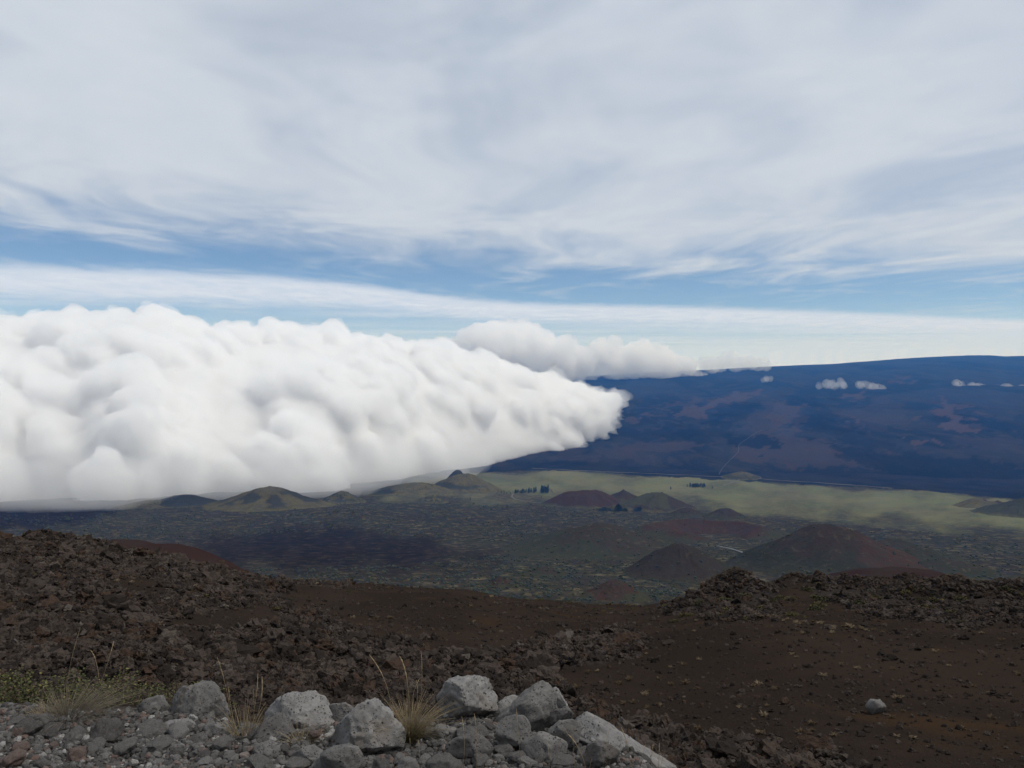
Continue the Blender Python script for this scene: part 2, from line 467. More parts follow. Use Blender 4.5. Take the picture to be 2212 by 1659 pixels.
# ------------------------------------------------------------------ clouds lying on the land
m_cloud, n = mat_new('cloud')
def vol_mat(name, dens, col=(1, 1, 1), g=0.0):
    m, n = mat_new(name)
    p = n.add('ShaderNodeVolumePrincipled', {'Color': col, 'Density': dens, 'Anisotropy': g, 'Absorption Color': (1, 1, 1)})
    n.l.new(p.outputs[0], n.add('ShaderNodeOutputMaterial').inputs['Volume'])
    return m
V_BANK = vol_mat('cloud_dense', 0.0125, g=0.5)
V_FAR = vol_mat('cloud_far', 0.006, g=0.3)
V_WISP = vol_mat('cloud_wisp', 0.0017)

def balls_mesh(cen, rad, sub=1, stretch=None, extra=None, seed=0):
    """one vertex/face soup of many lumpy balls"""
    v0, f0 = ICO[sub]
    g = np.random.default_rng(seed)
    A = np.einsum('nij,kj->nki', stretch, v0) if stretch is not None else np.repeat(v0[None], len(cen), 0)
    v = cen[:, None, :] + A * rad[:, None, None]
    f = f0[None] + (np.arange(len(cen)) * len(v0))[:, None, None]
    return v.reshape(-1, 3), f.reshape(-1, 3)

def skin(tmp, voxel):
    """fuse whatever closed, overlapping skins tmp holds into one clean skin"""
    md = tmp.modifiers.new('r', 'REMESH'); md.mode = 'VOXEL'; md.voxel_size = voxel; md.adaptivity = 0.0
    dg = bpy.context.evaluated_depsgraph_get()
    me = bpy.data.meshes.new_from_object(tmp.evaluated_get(dg))
    old = tmp.data; bpy.data.objects.remove(tmp); bpy.data.meshes.remove(old)
    return me

def push(me, fn):
    nv = len(me.vertices)
    co = np.empty(nv * 3, np.float32); me.vertices.foreach_get('co', co); co = co.reshape(-1, 3).astype(float)
    no = np.empty(nv * 3, np.float32); me.vertices.foreach_get('normal', no); no = no.reshape(-1, 3)
    me.vertices.foreach_set('co', fn(co, no).ravel().astype(np.float32)); me.update()

def remesh(name, parts, voxel, mat, disp=(), coarse=None, clean=False):
    """fuse closed pieces into one skin and roughen it; coarse relief is fused once more"""
    vs_, fs_, o = [], [], 0
    for v, f in parts:
        vs_.append(v); fs_.append(f + o); o += len(v)
    tmp = mesh_np('tmp', np.concatenate(vs_), np.concatenate(fs_))
    if coarse:
        me = skin(tmp, voxel * 1.3); push(me, coarse); tmp = link('tmp', me)
    me = skin(tmp, voxel)
    if callable(disp):
        push(me, disp)
        if clean: me = skin(link('tmp', me), voxel)
    else:
        for amp, sc, octs, seed in disp:
            push(me, lambda co, no: co + no * (amp * fbm(co / sc + seed, octs, 0.55))[:, None])
    me.materials.clear(); me.materials.append(mat)
    me.polygons.foreach_set('use_smooth', np.ones(len(me.polygons), bool)); me.update()
    me.name = name
    o = link(name, me)
    print(name, 'faces', len(me.polygons))
    return o

def lobes(cen, rad, gens, up, seed, spread=1.0):
    """smaller balls budding from bigger ones, towards 'up'"""
    g = np.random.default_rng(seed)
    C_, R_ = [cen], [rad]
    c, r = cen, rad
    for n_, q in gens:
        d = g.normal(size=(len(c), n_, 3)) + np.asarray(up)[None, None] * spread
        d /= np.linalg.norm(d, axis=2)[:, :, None]
        rr_ = r[:, None] * q * g.uniform(0.6, 1.25, size=(len(c), n_))
        cc = c[:, None] + d * (r[:, None, None] * g.uniform(0.75, 1.02, size=(len(c), n_, 1)))
        c = cc.reshape(-1, 3); r = rr_.reshape(-1)
        C_.append(c); R_.append(r)
    return np.concatenate(C_), np.concatenate(R_)

# the bank: a long body with a sloping face, thinning out to a tip on the right
BASE_Y = [(-700, 1092), (0, 1087), (250, 1084), (500, 1074), (850, 1056), (1000, 1014), (1080, 998), (1150, 986), (1250, 957), (1300, 930), (1335, 885), (1350, 862)]
TOP_Y = [(-700, 678), (0, 700), (90, 690), (200, 700), (280, 692), (400, 708), (600, 716), (800, 738), (950, 752), (1100, 785), (1200, 812), (1300, 838), (1350, 850)]
NEAR_D = [(-700, 6100), (0, 6350), (250, 6500), (500, 7100), (850, 8300), (1000, 9600), (1150, 11100), (1300, 12300), (1350, 12700)]
DEEP = [(-700, 3400), (0, 3200), (500, 3200), (850, 3000), (1000, 2500), (1150, 1700), (1300, 800), (1350, 350)]
def bank_pt(px, s, inset=0.0):
    """s 0..1 from the foot of the face up to the crest"""
    D0_ = lerp_tab(px, NEAR_D) + 170 * np.sin(np.asarray(px) / 61.0 + 0.8 * np.sin(np.asarray(px) / 23.0)) * sstep(900.0 - np.asarray(px, float), 0, 200); dp = lerp_tab(px, DEEP)
    zb = EYE - (lerp_tab(px, BASE_Y) - YH) / F * D0_
    D1_ = D0_ + dp
    zt = EYE - (lerp_tab(px, TOP_Y) - YH) / F * D1_
    D = D0_ + dp * (1 - np.cos(s * np.pi / 2)) ** 0.9
    z = zb + (zt - zb) * np.sin(s * np.pi / 2) ** 1.05
    x = (px - CX) / F * D
    return np.stack([x, D, z], -1), zt - zb
g = np.random.default_rng(21)
cols = np.concatenate([np.arange(-400, 1001, 50), np.arange(1020, 1341, 20)])
sec = []
for px in cols:
    pts, hh = bank_pt(np.full(9, float(px)), np.linspace(0, 1, 9))
    k = 0.10 * float(hh[0])
    pts = pts + np.array([0, k, -k * 0.7])
    low = 140.0 * float(sstep(np.array(1000.0 - px), 0.0, 150.0))
    pts[0, 2] -= low
    dp = float(lerp_tab(px, DEEP))
    back = pts[-1] + np.array([0, dp * 0.35, -0.3 * float(hh[0])]); bot = np.array([back[0], back[1], pts[0][2]])
    sec.append(np.concatenate([pts, [back, bot]]))
sec = np.array(sec); ns, nk = sec.shape[:2]
fa = grid_faces(ns, nk, True)
tri = np.concatenate([fa[:, [0, 1, 2]], fa[:, [0, 2, 3]]])
cap = np.array([[0, i + 1, i] for i in range(1, nk - 1)]); cap2 = np.array([[0, i, i + 1] for i in range(1, nk - 1)]) + (ns - 1) * nk
hull = (sec.reshape(-1, 3), np.concatenate([tri, cap, cap2]))
# heads standing up along the crest
TOW = [(20, 712, 34), (100, 696, 30), (135, 708, 26), (200, 712, 36), (245, 702, 34), (290, 708, 34), (330, 720, 30), (420, 722, 26), (470, 726, 30), (530, 724, 26), (580, 714, 20), (600, 728, 30), (655, 730, 30),
       (720, 744, 32), (790, 740, 26), (820, 750, 26), (880, 760, 26), (950, 760, 26), (1000, 772, 24), (1060, 784, 22), (1120, 802, 20), (1180, 817, 18), (-60, 717, 40), (-150, 717, 40), (350, 737, 40), (500, 747, 40), (900, 777, 34)]
tc_ = np.array([place(a, b + 13, float(lerp_tab(a, NEAR_D) + lerp_tab(a, DEEP) * g.uniform(0.75, 1.0))) for a, b, r in TOW])
tr_ = np.array([r / F * q[1] for (a, b, r), q in zip(TOW, tc_)]) * 0.95
NB = 170
bp = g.uniform(-400, 1345, NB) ; bs = g.uniform(0.0, 1.0, NB) ** 0.7
pts, hh = bank_pt(bp, bs)
rad = np.clip(hh * g.uniform(0.04, 0.20, NB), 40, 330)
pts = pts + np.stack([np.zeros(NB), rad * 0.9, -rad * 0.8], -1)
pts = np.concatenate([pts, tc_]); rad = np.concatenate([rad, tr_])
cc, rr2 = lobes(pts, rad, [(4, 0.5)], (0.35, -0.5, 0.9), 5)
# balls drawn out along the drift: to the right and downwards
ang = np.radians(-30); ax = np.array([math.cos(ang), 0, math.sin(ang)])
M = np.eye(3) * 0.93 + 0.75 * np.outer(ax, ax)

def swirl(q, sc, am):
    """bend the places before the relief is read, so no two heaps are alike"""
    return q + am * np.stack([perlin(q / sc + 3.3), perlin(q / sc + 47.1), perlin(q / sc + 91.7)], 1)

def billow(co, no, bands=((700, 120), (330, 56), (150, 36))):
    """heaped relief at many scales, drawn out along the drift, calmer low down on the left"""
    q = co - np.outer(co @ ax, ax) * 0.45
    q = swirl(swirl(q, 700.0, 320.0), 210.0, 110.0)
    px = CX + F * co[:, 0] / co[:, 1]; py = YH + F * (EYE - co[:, 2]) / co[:, 1]
    calm = sstep(py, 745, 880) * (1 - 0.6 * sstep(px, 900, 1250))
    patch = 0.3 + 0.95 * sstep(perlin(q / 900.0 + 7.7), -0.3, 0.35)
    out = co
    for k, (sc, am) in enumerate(bands):
        n_ = perlin(q / sc + 11.7 * k)
        h_ = (0.32 - np.sqrt(n_ * n_ + 0.01)) * 1.3 + 0.8 * n_
        am = am * (1 + (0.8 * sstep(px, 1120, 1320) if sc < 100 else 0))
        fade = (1 - calm * (0.4 if k == 0 else 0.72)) * (1 if k == 0 else patch)
        out = out + no * (am * h_ * fade)[:, None]
    return out

bank = remesh('cloud_bank', [hull, balls_mesh(cc, rr2, 1, np.repeat(M[None], len(cc), 0))], 20.0, V_BANK, coarse=billow, clean=True,
              disp=lambda co, no: billow(co, no, ((84, 46), (48, 30), (30, 15))))
tag(bank, 'huge white cloud bank pouring in from the left and lying on the plain', 'cloud')

# torn rags along its right end, thin mist at its foot
g = np.random.default_rng(77)
def fray(co, no):
    """thin veil: sinks under the bank's skin except where it tears away from it in shreds"""
    q = co - np.outer(co @ ax, ax) * 0.55
    q = swirl(q, 150.0, 90.0)
    px = CX + F * co[:, 0] / co[:, 1]
    h_ = perlin(q / 120.0 + 2.2) + 0.6 * perlin(q / 55.0 + 6.1) + 0.35 * perlin(q / 30.0 + 8.8)
    tip = sstep(px, 1080, 1330)
    out = no + ax * 0.5 * tip[:, None] + np.array([0, 0, 0.25])
    return co + out * (-34 + (150 + 130 * tip) * np.maximum(h_ + 0.06 + 0.12 * tip, 0))[:, None]
tmp = link('tmp', bank.data.copy())
me = skin(tmp, 30.0); push(me, fray); me = skin(link('tmp', me), 29.0)
me.materials.clear(); me.materials.append(vol_mat('cloud_veil', 0.0042))
me.polygons.foreach_set('use_smooth', np.ones(len(me.polygons), bool)); me.update(); me.name = 'fringe'
fr = link('fringe', me, bank); fr['kind'] = 'stuff'
k = 150
ep = g.uniform(-380, 980, k); pts, hh = bank_pt(ep, g.uniform(0.0, 0.10, k)); er = g.uniform(90, 330, k)
pts = pts + np.stack([g.normal(size=k) * 80, -g.uniform(0, 700, k), er * 0.25], -1)
ms = remesh('mist', [balls_mesh(pts, er, 2, np.repeat(np.diag([1.9, 1.4, 0.62])[None], k, 0))], 34.0, vol_mat('mist', 0.0007), disp=[(45, 200, 3, 2.0)])
ms.parent = bank; ms['kind'] = 'stuff'

# the smaller clouds behind, along the volcano's shoulder
def wild(co, no, bands, S, amp):
    q = co - np.outer(co @ ax, ax) * 0.4
    q = swirl(q, 260.0 * S, 120.0 * S)
    for k, (sc, am) in enumerate(bands):
        n_ = perlin(q / (sc * S) + 5.1 * k)
        co = co + no * (am * S * 0.5 * amp * (0.32 - np.sqrt(n_ * n_ + 0.004)) * 2.0)[:, None]
    return co

def puff(name, blobs, D, voxel, mat, gens, seed, up=(0.2, -0.3, 0.9), disp=(), flat=0.55, dvar=0.0):
    """blobs: (px, py, radius in px) seen at distance D"""
    g = np.random.default_rng(seed)
    c = np.array([place(a, b + (6 if D < 16000 else 0), D + g.normal() * dvar) for a, b, r in blobs]); r = np.array([q[2] / F * D for q in blobs])
    c, r = lobes(c, r, gens, up, seed)
    S = D / 9000.0
    big = max(1.0, float(r.max()) / 130.0)
    return remesh(name, [balls_mesh(c, r, 1, np.repeat(M[None], len(c), 0))], voxel, mat, coarse=lambda co, no: wild(co, no, ((240, 70), (110, 50)), S, big),
                  disp=lambda co, no: wild(co, no, ((60, 46), (33, 26)), S, min(big, 1.0)))

far_blobs = [(1062, 706, 9), (1085, 703, 10), (1108, 705, 10), (1128, 706, 8), (1040, 722, 11), (1018, 730, 11), (1148, 716, 9), (1168, 730, 10), (1190, 742, 11), (1215, 748, 10), (985, 740, 10), (955, 748, 10), (1235, 758, 9), (1095, 730, 22), (1130, 735, 22), (940, 762, 26), (975, 748, 16), (1000, 755, 26), (1030, 735, 26), (1050, 722, 20), (1075, 716, 18), (1100, 718, 20), (1128, 715, 16), (1150, 728, 18), (1060, 750, 30),
             (1100, 752, 32), (1140, 754, 30), (1175, 744, 20), (1200, 762, 26), (1230, 756, 20), (1250, 775, 22), (1215, 785, 22), (1160, 782, 28), (1080, 785, 30)]
o = puff('cumulus_cloud', far_blobs, 15500, 25.0, V_FAR, [(5, 0.5)], 11, disp=[(55, 250, 3, 4.0), (24, 85, 2, 7.0)], dvar=250)
tag(o, 'tall heaped white cloud rising behind the right end of the cloud bank', 'cloud')
ridge_blobs = [(1240, 795, 22), (1270, 788, 22), (1300, 785, 22), (1330, 785, 22), (1360, 785, 20), (1395, 787, 19), (1430, 789, 17), (1300, 765, 14), (1380, 765, 14), (1450, 792, 14), (1255, 790, 13), (1285, 785, 15), (1310, 770, 13), (1300, 752, 9), (1325, 748, 8), (1345, 775, 16), (1375, 778, 15), (1405, 770, 13), (1435, 775, 12), (1460, 785, 12), (1390, 752, 8), (1420, 757, 8), (1480, 792, 9), (1330, 793, 12), (1420, 795, 10)]
o = puff('ridge_cloud', ridge_blobs, 25000, 38.0, vol_mat('cloud_shoulder', 0.0032), [(5, 0.5)], 12, disp=[(90, 420, 3, 4.0), (45, 140, 2, 7.0)], dvar=250)
tag(o, 'ragged white cloud sitting on the skyline just right of the heaped cloud', 'cloud')
o = puff('ridge_wisp', [(1520, 785, 9), (1535, 790, 10), (1550, 788, 11), (1570, 777, 10), (1585, 787, 10), (1600, 785, 11), (1620, 785, 10), (1635, 788, 8), (1650, 790, 7), (1580, 768, 7)], 25500, 50.0, vol_mat('cloud_thin', 0.0018), [(6, 0.5), (3, 0.5)], 13, disp=[(120, 420, 3, 4.0)], dvar=200)
tag(o, 'faint torn wisp of cloud over the middle of the volcano skyline', 'cloud')
o = puff('draped_cloud', [(1462, 806, 6), (1480, 806, 7), (1496, 808, 7), (1508, 813, 6), (1520, 812, 4), (1448, 803, 4)], 25500, 40.0, V_WISP, [(6, 0.55), (3, 0.5)], 14, disp=[(60, 240, 3, 4.0)], dvar=120)
tag(o, 'small white cloud spilling over the skyline onto the dark slope', 'cloud')
SMALL = [('small lone cloud scrap on the dark slope nearest to the cloud spilling over the skyline', [(1655, 818, 3.5), (1662, 819, 3), (1650, 821, 2)], 21),
         ('small bright cloud puff left of its faint twin, on the middle of the dark slope', [(1770, 833, 3.5), (1785, 831, 5), (1800, 831, 6), (1815, 829, 6), (1822, 833, 5)], 22),
         ('tiny faint cloud scrap between two brighter puffs on the dark slope', [(1856, 832, 4), (1865, 830, 3), (1872, 833, 3)], 23),
         ('small cloud puff right of the tiny faint scrap on the dark slope', [(1885, 835, 4), (1895, 837, 5), (1906, 839, 3)], 24),
         ('small cloud scrap at the left end of the string near the right edge', [(2066, 829, 4), (2075, 834, 5), (2082, 836, 3)], 25),
         ('long string of cloud puffs on the dark slope at the right edge of the view', [(2098, 835, 5), (2108, 840, 7), (2122, 842, 7), (2138, 845, 6), (2155, 845, 6), (2172, 842, 7), (2188, 846, 7), (2205, 845, 7), (2222, 848, 6)], 26)]
for lab, bl, sd_ in SMALL:
    bl = [(a, b, r * 0.85) for a, b, r in bl]
    bl = bl + [((a[0] + b[0]) / 2, (a[1] + b[1]) / 2, min(a[2], b[2]) * 0.9) for a, b in zip(bl, bl[1:])]
    o = puff('cloud_puff', bl, 19500, 13.0, V_WISP, [(7, 0.55), (4, 0.5)], sd_, disp=[(38, 110, 3, 4.0)], dvar=60)
    tag(o, lab, 'cloud', 'small clouds strung along the dark slope')

# ------------------------------------------------------------------ cinder cones
m_cone, n = mat_new('cinder')
pos = n.add('ShaderNodeNewGeometry').outputs['Position']
na = n.noise(pos, 0.012, 5, 0.65); nb = n.noise(pos, 0.05, 4, 0.7)
c = n.mix(n.ss(na, 0.35, 0.65, 0.0, 0.45), acol(n, 'col'), (0.034, 0.029, 0.02))
c = n.mix(n.m('MULTIPLY', n.ss(n.noise(pos, 0.028, 5, 0.7, 0.6), 0.55, 0.68, 0.0, 0.7), attr(n, 'veg')), c, (0.10, 0.085, 0.05))
veg = n.m('MULTIPLY', n.ss(nb, 0.47, 0.62), attr(n, 'veg'))
c = n.mix(veg, c, (0.028, 0.034, 0.018))
finish(n, c, 0.95, bump=n.m('ADD', nb, n.m('MULTIPLY', na, 1.5)), bdist=7.0, bstr=0.8, spec=0.0)
RED = np.array((0.050, 0.024, 0.013)); BRN = np.array((0.040, 0.027, 0.016)); GRN = np.array((0.040, 0.037, 0.017)); TAN = np.array((0.125, 0.105, 0.047)); DRK = np.array((0.030, 0.030, 0.024))

CONE_BUSH = []
def cone(px, py_base, half_px, h_px, D, cols, label, crater=None, ell=1.0, tiltx=0.0, p=1.25, veg=0.6, seed=0, name='cinder_cone', rough=1.0, zf=None, foot=(0.046, 0.038, 0.018)):
    """a hill at distance D: half width and height given as seen; crater = (radius, depth, breach heading, breach width)"""
    if D is None: D = hit(px, py_base, zf or z_plain, 1700, 12500)[1]
    w_ = half_px * 1.12 / F * D; h = h_px / F * D
    cx_, cy_, cz_ = place(px, py_base, D)
    nr, na_ = 40, 84
    r = np.linspace(0, 1.25, nr)[:, None]; a = np.linspace(0, 2 * np.pi, na_, endpoint=False)[None, :]
    lx = r * np.cos(a); ly = r * np.sin(a)
    wob = 1 + 0.16 * fbm2(np.cos(a) * 2 + 0 * r, np.sin(a) * 2 + 0 * r, 1.0, 3, 0.5, seed + 0.5)
    re = r / wob
    prof = np.where(re < 1, 1 - np.minimum(re, 1) ** p, 0)
    prof = prof * (0.66 + 0.34 * prof) * (1 - 0.10 * np.exp(-(re / 0.16) ** 2)) / 0.9
    prof = np.where(re > 0.82, prof * 0.999, prof)
    z = h * (prof + tiltx * lx * np.exp(-(re * 1.3) ** 2))
    if crater:
        cr, cd, br, bw = crater
        bowl = cd * h * np.clip(1 - (re / cr) ** 2, 0, 1)
        z = np.minimum(z, h * (1 - cr ** p) * (0.66 + 0.34 * (1 - cr ** p)) * 1.15 - bowl)
        if br is not None:
            dd = np.abs((a - br + np.pi) % (2 * np.pi) - np.pi)
            z = z - sstep(bw - dd, 0, bw) * cd * h * 0.9 * np.exp(-((re - 0.5 * cr) / 0.45) ** 2) * sstep(re, 0.1, cr)
    X = cx_ + lx * w_; Y = cy_ + ly * w_ * ell
    z = z + h * rough * (0.09 * fbm2(X, Y, w_ * 0.45, 5, 0.6, seed + 1) - 0.09 * np.abs(fbm2(np.cos(a) * 5 + 0 * r, np.sin(a) * 5 + 0 * r, 1.0, 3, 0.6, seed)) * sstep(re, 0.1, 0.5))
    Z = np.maximum(cz_ + z - 0.10 * h * sstep(re, 0.8, 1.15), -1e9)
    lowg = (zf or z_plain)(X, Y)
    Z = Z + (lowg - lowg.mean()) * sstep(re, 0.35, 1.0)
    Z = np.where(re > 1.0, lowg - 6 - (re - 1) * 60, Z)
    col = cols(lx, ly, prof, X, Y, seed)
    ft = sstep(prof + 0.10 * fbm2(lx, ly, 0.22, 4, 0.6, seed + 9), 0.02, 0.22)[..., None]
    col = np.array(foot)[None, None] * (1 - ft) + col * ft
    vg = np.broadcast_to(veg, lx.shape) if np.ndim(veg) == 0 else veg
    if veg > 0.25 and rough > 0.5:
        gg = np.random.default_rng(seed + 500)
        k = int(min(900, 5e-3 * w_ * w_ * veg * 0.35) + 60)
        ri = nr * 0.8 * np.sqrt(gg.uniform(0.02, 1, k)); ai = gg.uniform(0, na_ - 1.01, k)
        i0 = np.clip(ri.astype(int), 0, nr - 2); j0 = ai.astype(int); fi = ri - i0; fj = ai - j0
        def bil(A): return (A[i0, j0] * (1 - fj) + A[i0, j0 + 1] * fj) * (1 - fi) + (A[i0 + 1, j0] * (1 - fj) + A[i0 + 1, j0 + 1] * fj) * fi
        XX = np.broadcast_to(X, Z.shape); YY = np.broadcast_to(Y, Z.shape)
        pp = np.stack([bil(XX), bil(YY), bil(Z)], 1)
        keep = fbm2(pp[:, 0], pp[:, 1], w_ * 0.3, 3, 0.6, seed + 3) + gg.uniform(-0.25, 0.25, k) > -0.05
        CONE_BUSH.append(pp[keep])
    o = mesh_np(name, np.stack([X, Y, Z], -1).reshape(-1, 3), grid_faces(nr, na_, True), m_cone,
                attrs={'col': col.reshape(-1, 3), 'veg': vg.ravel()})
    tag(o, label, None, None, 'structure')
    return o

def blend(a, b, f): return a[None, None] * (1 - f[..., None]) + b[None, None] * f[..., None]
def two(A, B, fn):
    def c_(lx, ly, pr, X, Y, s):
        w_ = fn(lx, ly, pr) + 0.35 * fbm2(lx, ly, 0.35, 4, 0.6, s + 2)
        return blend(A, B, sstep(w_, 0.4, 0.6))
    return c_
def streak_right(lx, ly, pr): return 1.1 - 2.2 * np.abs(lx - 0.42 - 0.12 * (1 - pr)) / (0.25 + 0.35 * (1 - pr)) * 0.5 - sstep(pr, 0.62, 0.8) - sstep(ly, -0.1, 0.2)
def big_cols(lx, ly, pr, X, Y, s):
    nz = 0.3 * fbm2(lx, ly, 0.3, 4, 0.6, s)
    top = sstep(pr + nz, 0.45, 0.6)
    c_ = blend(GRN * 0.55, BRN * 0.5 + RED * 0.3, top)
    scar = sstep(0.30 + 0.25 * (1 - pr) - np.abs(lx - 0.46) + nz * 0.4, 0.0, 0.12) * sstep(0.75 - pr, 0, 0.08) * (ly < 0.15)
    return c_ * (1 - scar[..., None]) + RED[None, None] * scar[..., None]
cone(1795, 1224, 215, 96, None, big_cols, 'large dark cinder cone with a red scar low on its right side', p=1.0, seed=3, veg=0.55, ell=0.9)
cone(1470, 1240, 118, 68, None, two(BRN * 0.8, GRN * 0.7, lambda x, y, p: x * 0.6 + 0.2), 'brown rounded cinder cone beside the bend of the road', p=1.15, seed=4, veg=0.3)
cone(1520, 1158, 165, 48, None, two(GRN, RED, lambda x, y, p: p * 1.6 - 0.2 * (x < -0.5)), 'broad red cinder cone breached towards the viewer', crater=(0.62, 0.75, -1.35, 0.9), p=1.6, seed=5, veg=0.35, ell=0.85)
cone(1290, 1186, 190, 56, None, two(GRN * 0.9, BRN, lambda x, y, p: p * 0.9 + 0.25 * (x > 0.05)), 'green brown peaked cone left of the brown rounded cone', p=1.0, seed=6, veg=0.9, tiltx=0.1)
cone(1945, 1206, 115, 50, None, two(GRN * 0.8, BRN, lambda x, y, p: p * 0.8), 'low ragged cone just behind the right foot of the large dark cone', crater=(0.4, 0.3, 0.3, 1.0), p=1.1, seed=7, veg=0.8)
cone(2060, 1238, 100, 26, None, two(GRN * 0.8, BRN, lambda x, y, p: p * 0.7), 'low dark swell in front of the low ragged cone', p=1.4, seed=27, veg=0.9)
cone(1262, 1092, 86, 30, None, two(GRN * 1.3, RED * 0.75 + BRN * 0.25, lambda x, y, p: p * 2.6), 'long low red brown mound right of the conifer grove', p=2.4, seed=8, veg=0.1, ell=0.6, foot=(0.095, 0.085, 0.038))
cone(1190, 1090, 26, 9, None, two(GRN * 1.3, BRN, lambda x, y, p: p * 1.6), 'small humped mound at the left foot of the red brown mound', p=1.6, seed=28, veg=0.2)
cone(1347, 1088, 78, 30, None, two(GRN * 1.3, BRN, lambda x, y, p: p * 1.5 - 0.2), 'small pointed cone with a pale tip', p=0.8, seed=9, veg=0.2, foot=(0.095, 0.085, 0.038))
cone(1418, 1098, 78, 33, None, two(GRN * 1.35, BRN, lambda x, y, p: 0.8 - p + 0.5 * (x > 0.2)), 'rounded green mound right of the small pointed cone', p=1.5, seed=10, veg=0.3, foot=(0.095, 0.085, 0.038))
cone(1485, 1114, 44, 17, None, two(GRN, BRN, lambda x, y, p: p * 1.2), 'small brown hump behind the breached red cone, left one', p=1.3, seed=11, veg=0.3)
cone(1568, 1118, 48, 20, None, two(GRN, BRN, lambda x, y, p: p * 1.3), 'small brown hump behind the breached red cone, right one', p=1.3, seed=12, veg=0.3)
def patchy(lx, ly, pr, X, Y, s):
    f = fbm2(lx + 3, ly, 0.32, 3, 0.5, s + 4)
    q = sstep(f, -0.02, 0.1) * sstep(pr, 0.1, 0.3) * (1 - sstep(pr, 0.72, 0.86)) * (ly < 0.3)
    return blend(TAN * 0.72, DRK, q * 0.9)
cone(582, 1094, 128, 45, None, patchy, 'grassy hill with dark brush patches standing in front of the cloud bank', p=1.0, seed=13, veg=0.25, tiltx=-0.05, foot=(0.095, 0.085, 0.038))
cone(738, 1084, 50, 23, None, patchy, 'small brushy knoll between the two grassy hills', p=1.1, seed=14, veg=0.9, foot=(0.095, 0.085, 0.038))
cone(1003, 1060, 84, 37, None, two(TAN * 0.8, DRK * 1.3, lambda x, y, p: 0.9 * (0.35 - np.abs(p - 0.4)) * 2 - x * 0.2), 'rounded grassy hill at the right end of the cloud bank foot', p=1.3, seed=15, veg=0.4, foot=(0.095, 0.085, 0.038))
cone(988, 1050, 34, 33, None, two(DRK, DRK * 1.2, lambda x, y, p: p), 'dark hill top showing behind the rounded grassy hill', p=1.5, seed=16, veg=0.5, foot=(0.095, 0.085, 0.038))
cone(895, 1062, 90, 18, None, two(TAN * 0.8, DRK, lambda x, y, p: -x * 0.9 + 0.1), 'long low hill left of the rounded grassy hill', p=1.5, seed=17, veg=0.5, foot=(0.095, 0.085, 0.038))
cone(934, 1084, 34, 14, None, patchy, 'low brushy rise on the plain below the rounded grassy hill', p=1.3, seed=18, veg=0.8, foot=(0.095, 0.085, 0.038))
cone(330, 1094, 90, 13, None, two(TAN * 0.8, DRK, lambda x, y, p: x * 0.5 + 0.2), 'low hill half swallowed by the foot of the cloud bank', p=1.2, seed=19, veg=0.4)
cone(395, 1090, 80, 22, None, two(DRK, GRN, lambda x, y, p: x * 0.5), 'dark hill fading into the mist behind the low hill', p=1.2, seed=29, veg=0.4, foot=(0.095, 0.085, 0.038))
cone(2130, 1094, 60, 22, None, two(TAN * 0.75, RED, lambda x, y, p: p * 1.0 - 0.9 * (x < 0.1)), 'green cone with a red notch near the right edge', crater=(0.35, 0.4, 0.6, 0.9), p=1.1, seed=20, veg=0.2, foot=(0.095, 0.085, 0.038))
cone(2235, 1110, 110, 34, None, two(GRN * 1.2, GRN, lambda x, y, p: p), 'green hill cut by the right edge of the view', p=1.2, seed=21, veg=0.4, foot=(0.095, 0.085, 0.038))
cone(1603, 1032, 42, 14, None, two(GRN * 1.2, TAN * 0.7, lambda x, y, p: p), 'small green cone standing alone in the black lava', p=1.2, seed=22, veg=0.3, zf=z_far, foot=(0.095, 0.085, 0.038))
cone(1330, 1290, 74, 38, None, two(GRN, RED, lambda x, y, p: p * 1.4 - 0.1 + 0.4 * (x < 0.1)), 'small bare red cone close below the slope edge', p=1.0, seed=23, veg=0.5)
cone(1080, 1264, 36, 19, None, two(GRN, RED, lambda x, y, p: p * 1.2), 'tiny red mound left of the small bare red cone', p=1.1, seed=24, veg=0.4)
cone(1175, 1240, 50, 15, None, two(GRN, BRN, lambda x, y, p: p * 1.2), 'low brown rise among the bushes behind the tiny red mound', p=1.3, seed=25, veg=0.8)
cone(1970, 1412, 430, 172, 1500, two(RED * 0.8, RED * 0.6, lambda x, y, p: p), 'dark red mound showing just over the slope edge on the right', p=1.5, seed=26, veg=0.0, rough=0.2)
cone(245, 1412, 430, 248, 1500, two(RED * 0.5, RED * 0.62, lambda x, y, p: p), 'red cinder mound behind the left slope edge, upper one', p=1.2, seed=30, veg=0.0, rough=0.15)
cone(330, 1412, 400, 234, 1400, two(RED * 0.5, RED * 0.625, lambda x, y, p: p), 'smooth red cinder mound behind the left slope edge, lower one', p=1.3, seed=31, veg=0.0, rough=0.15)

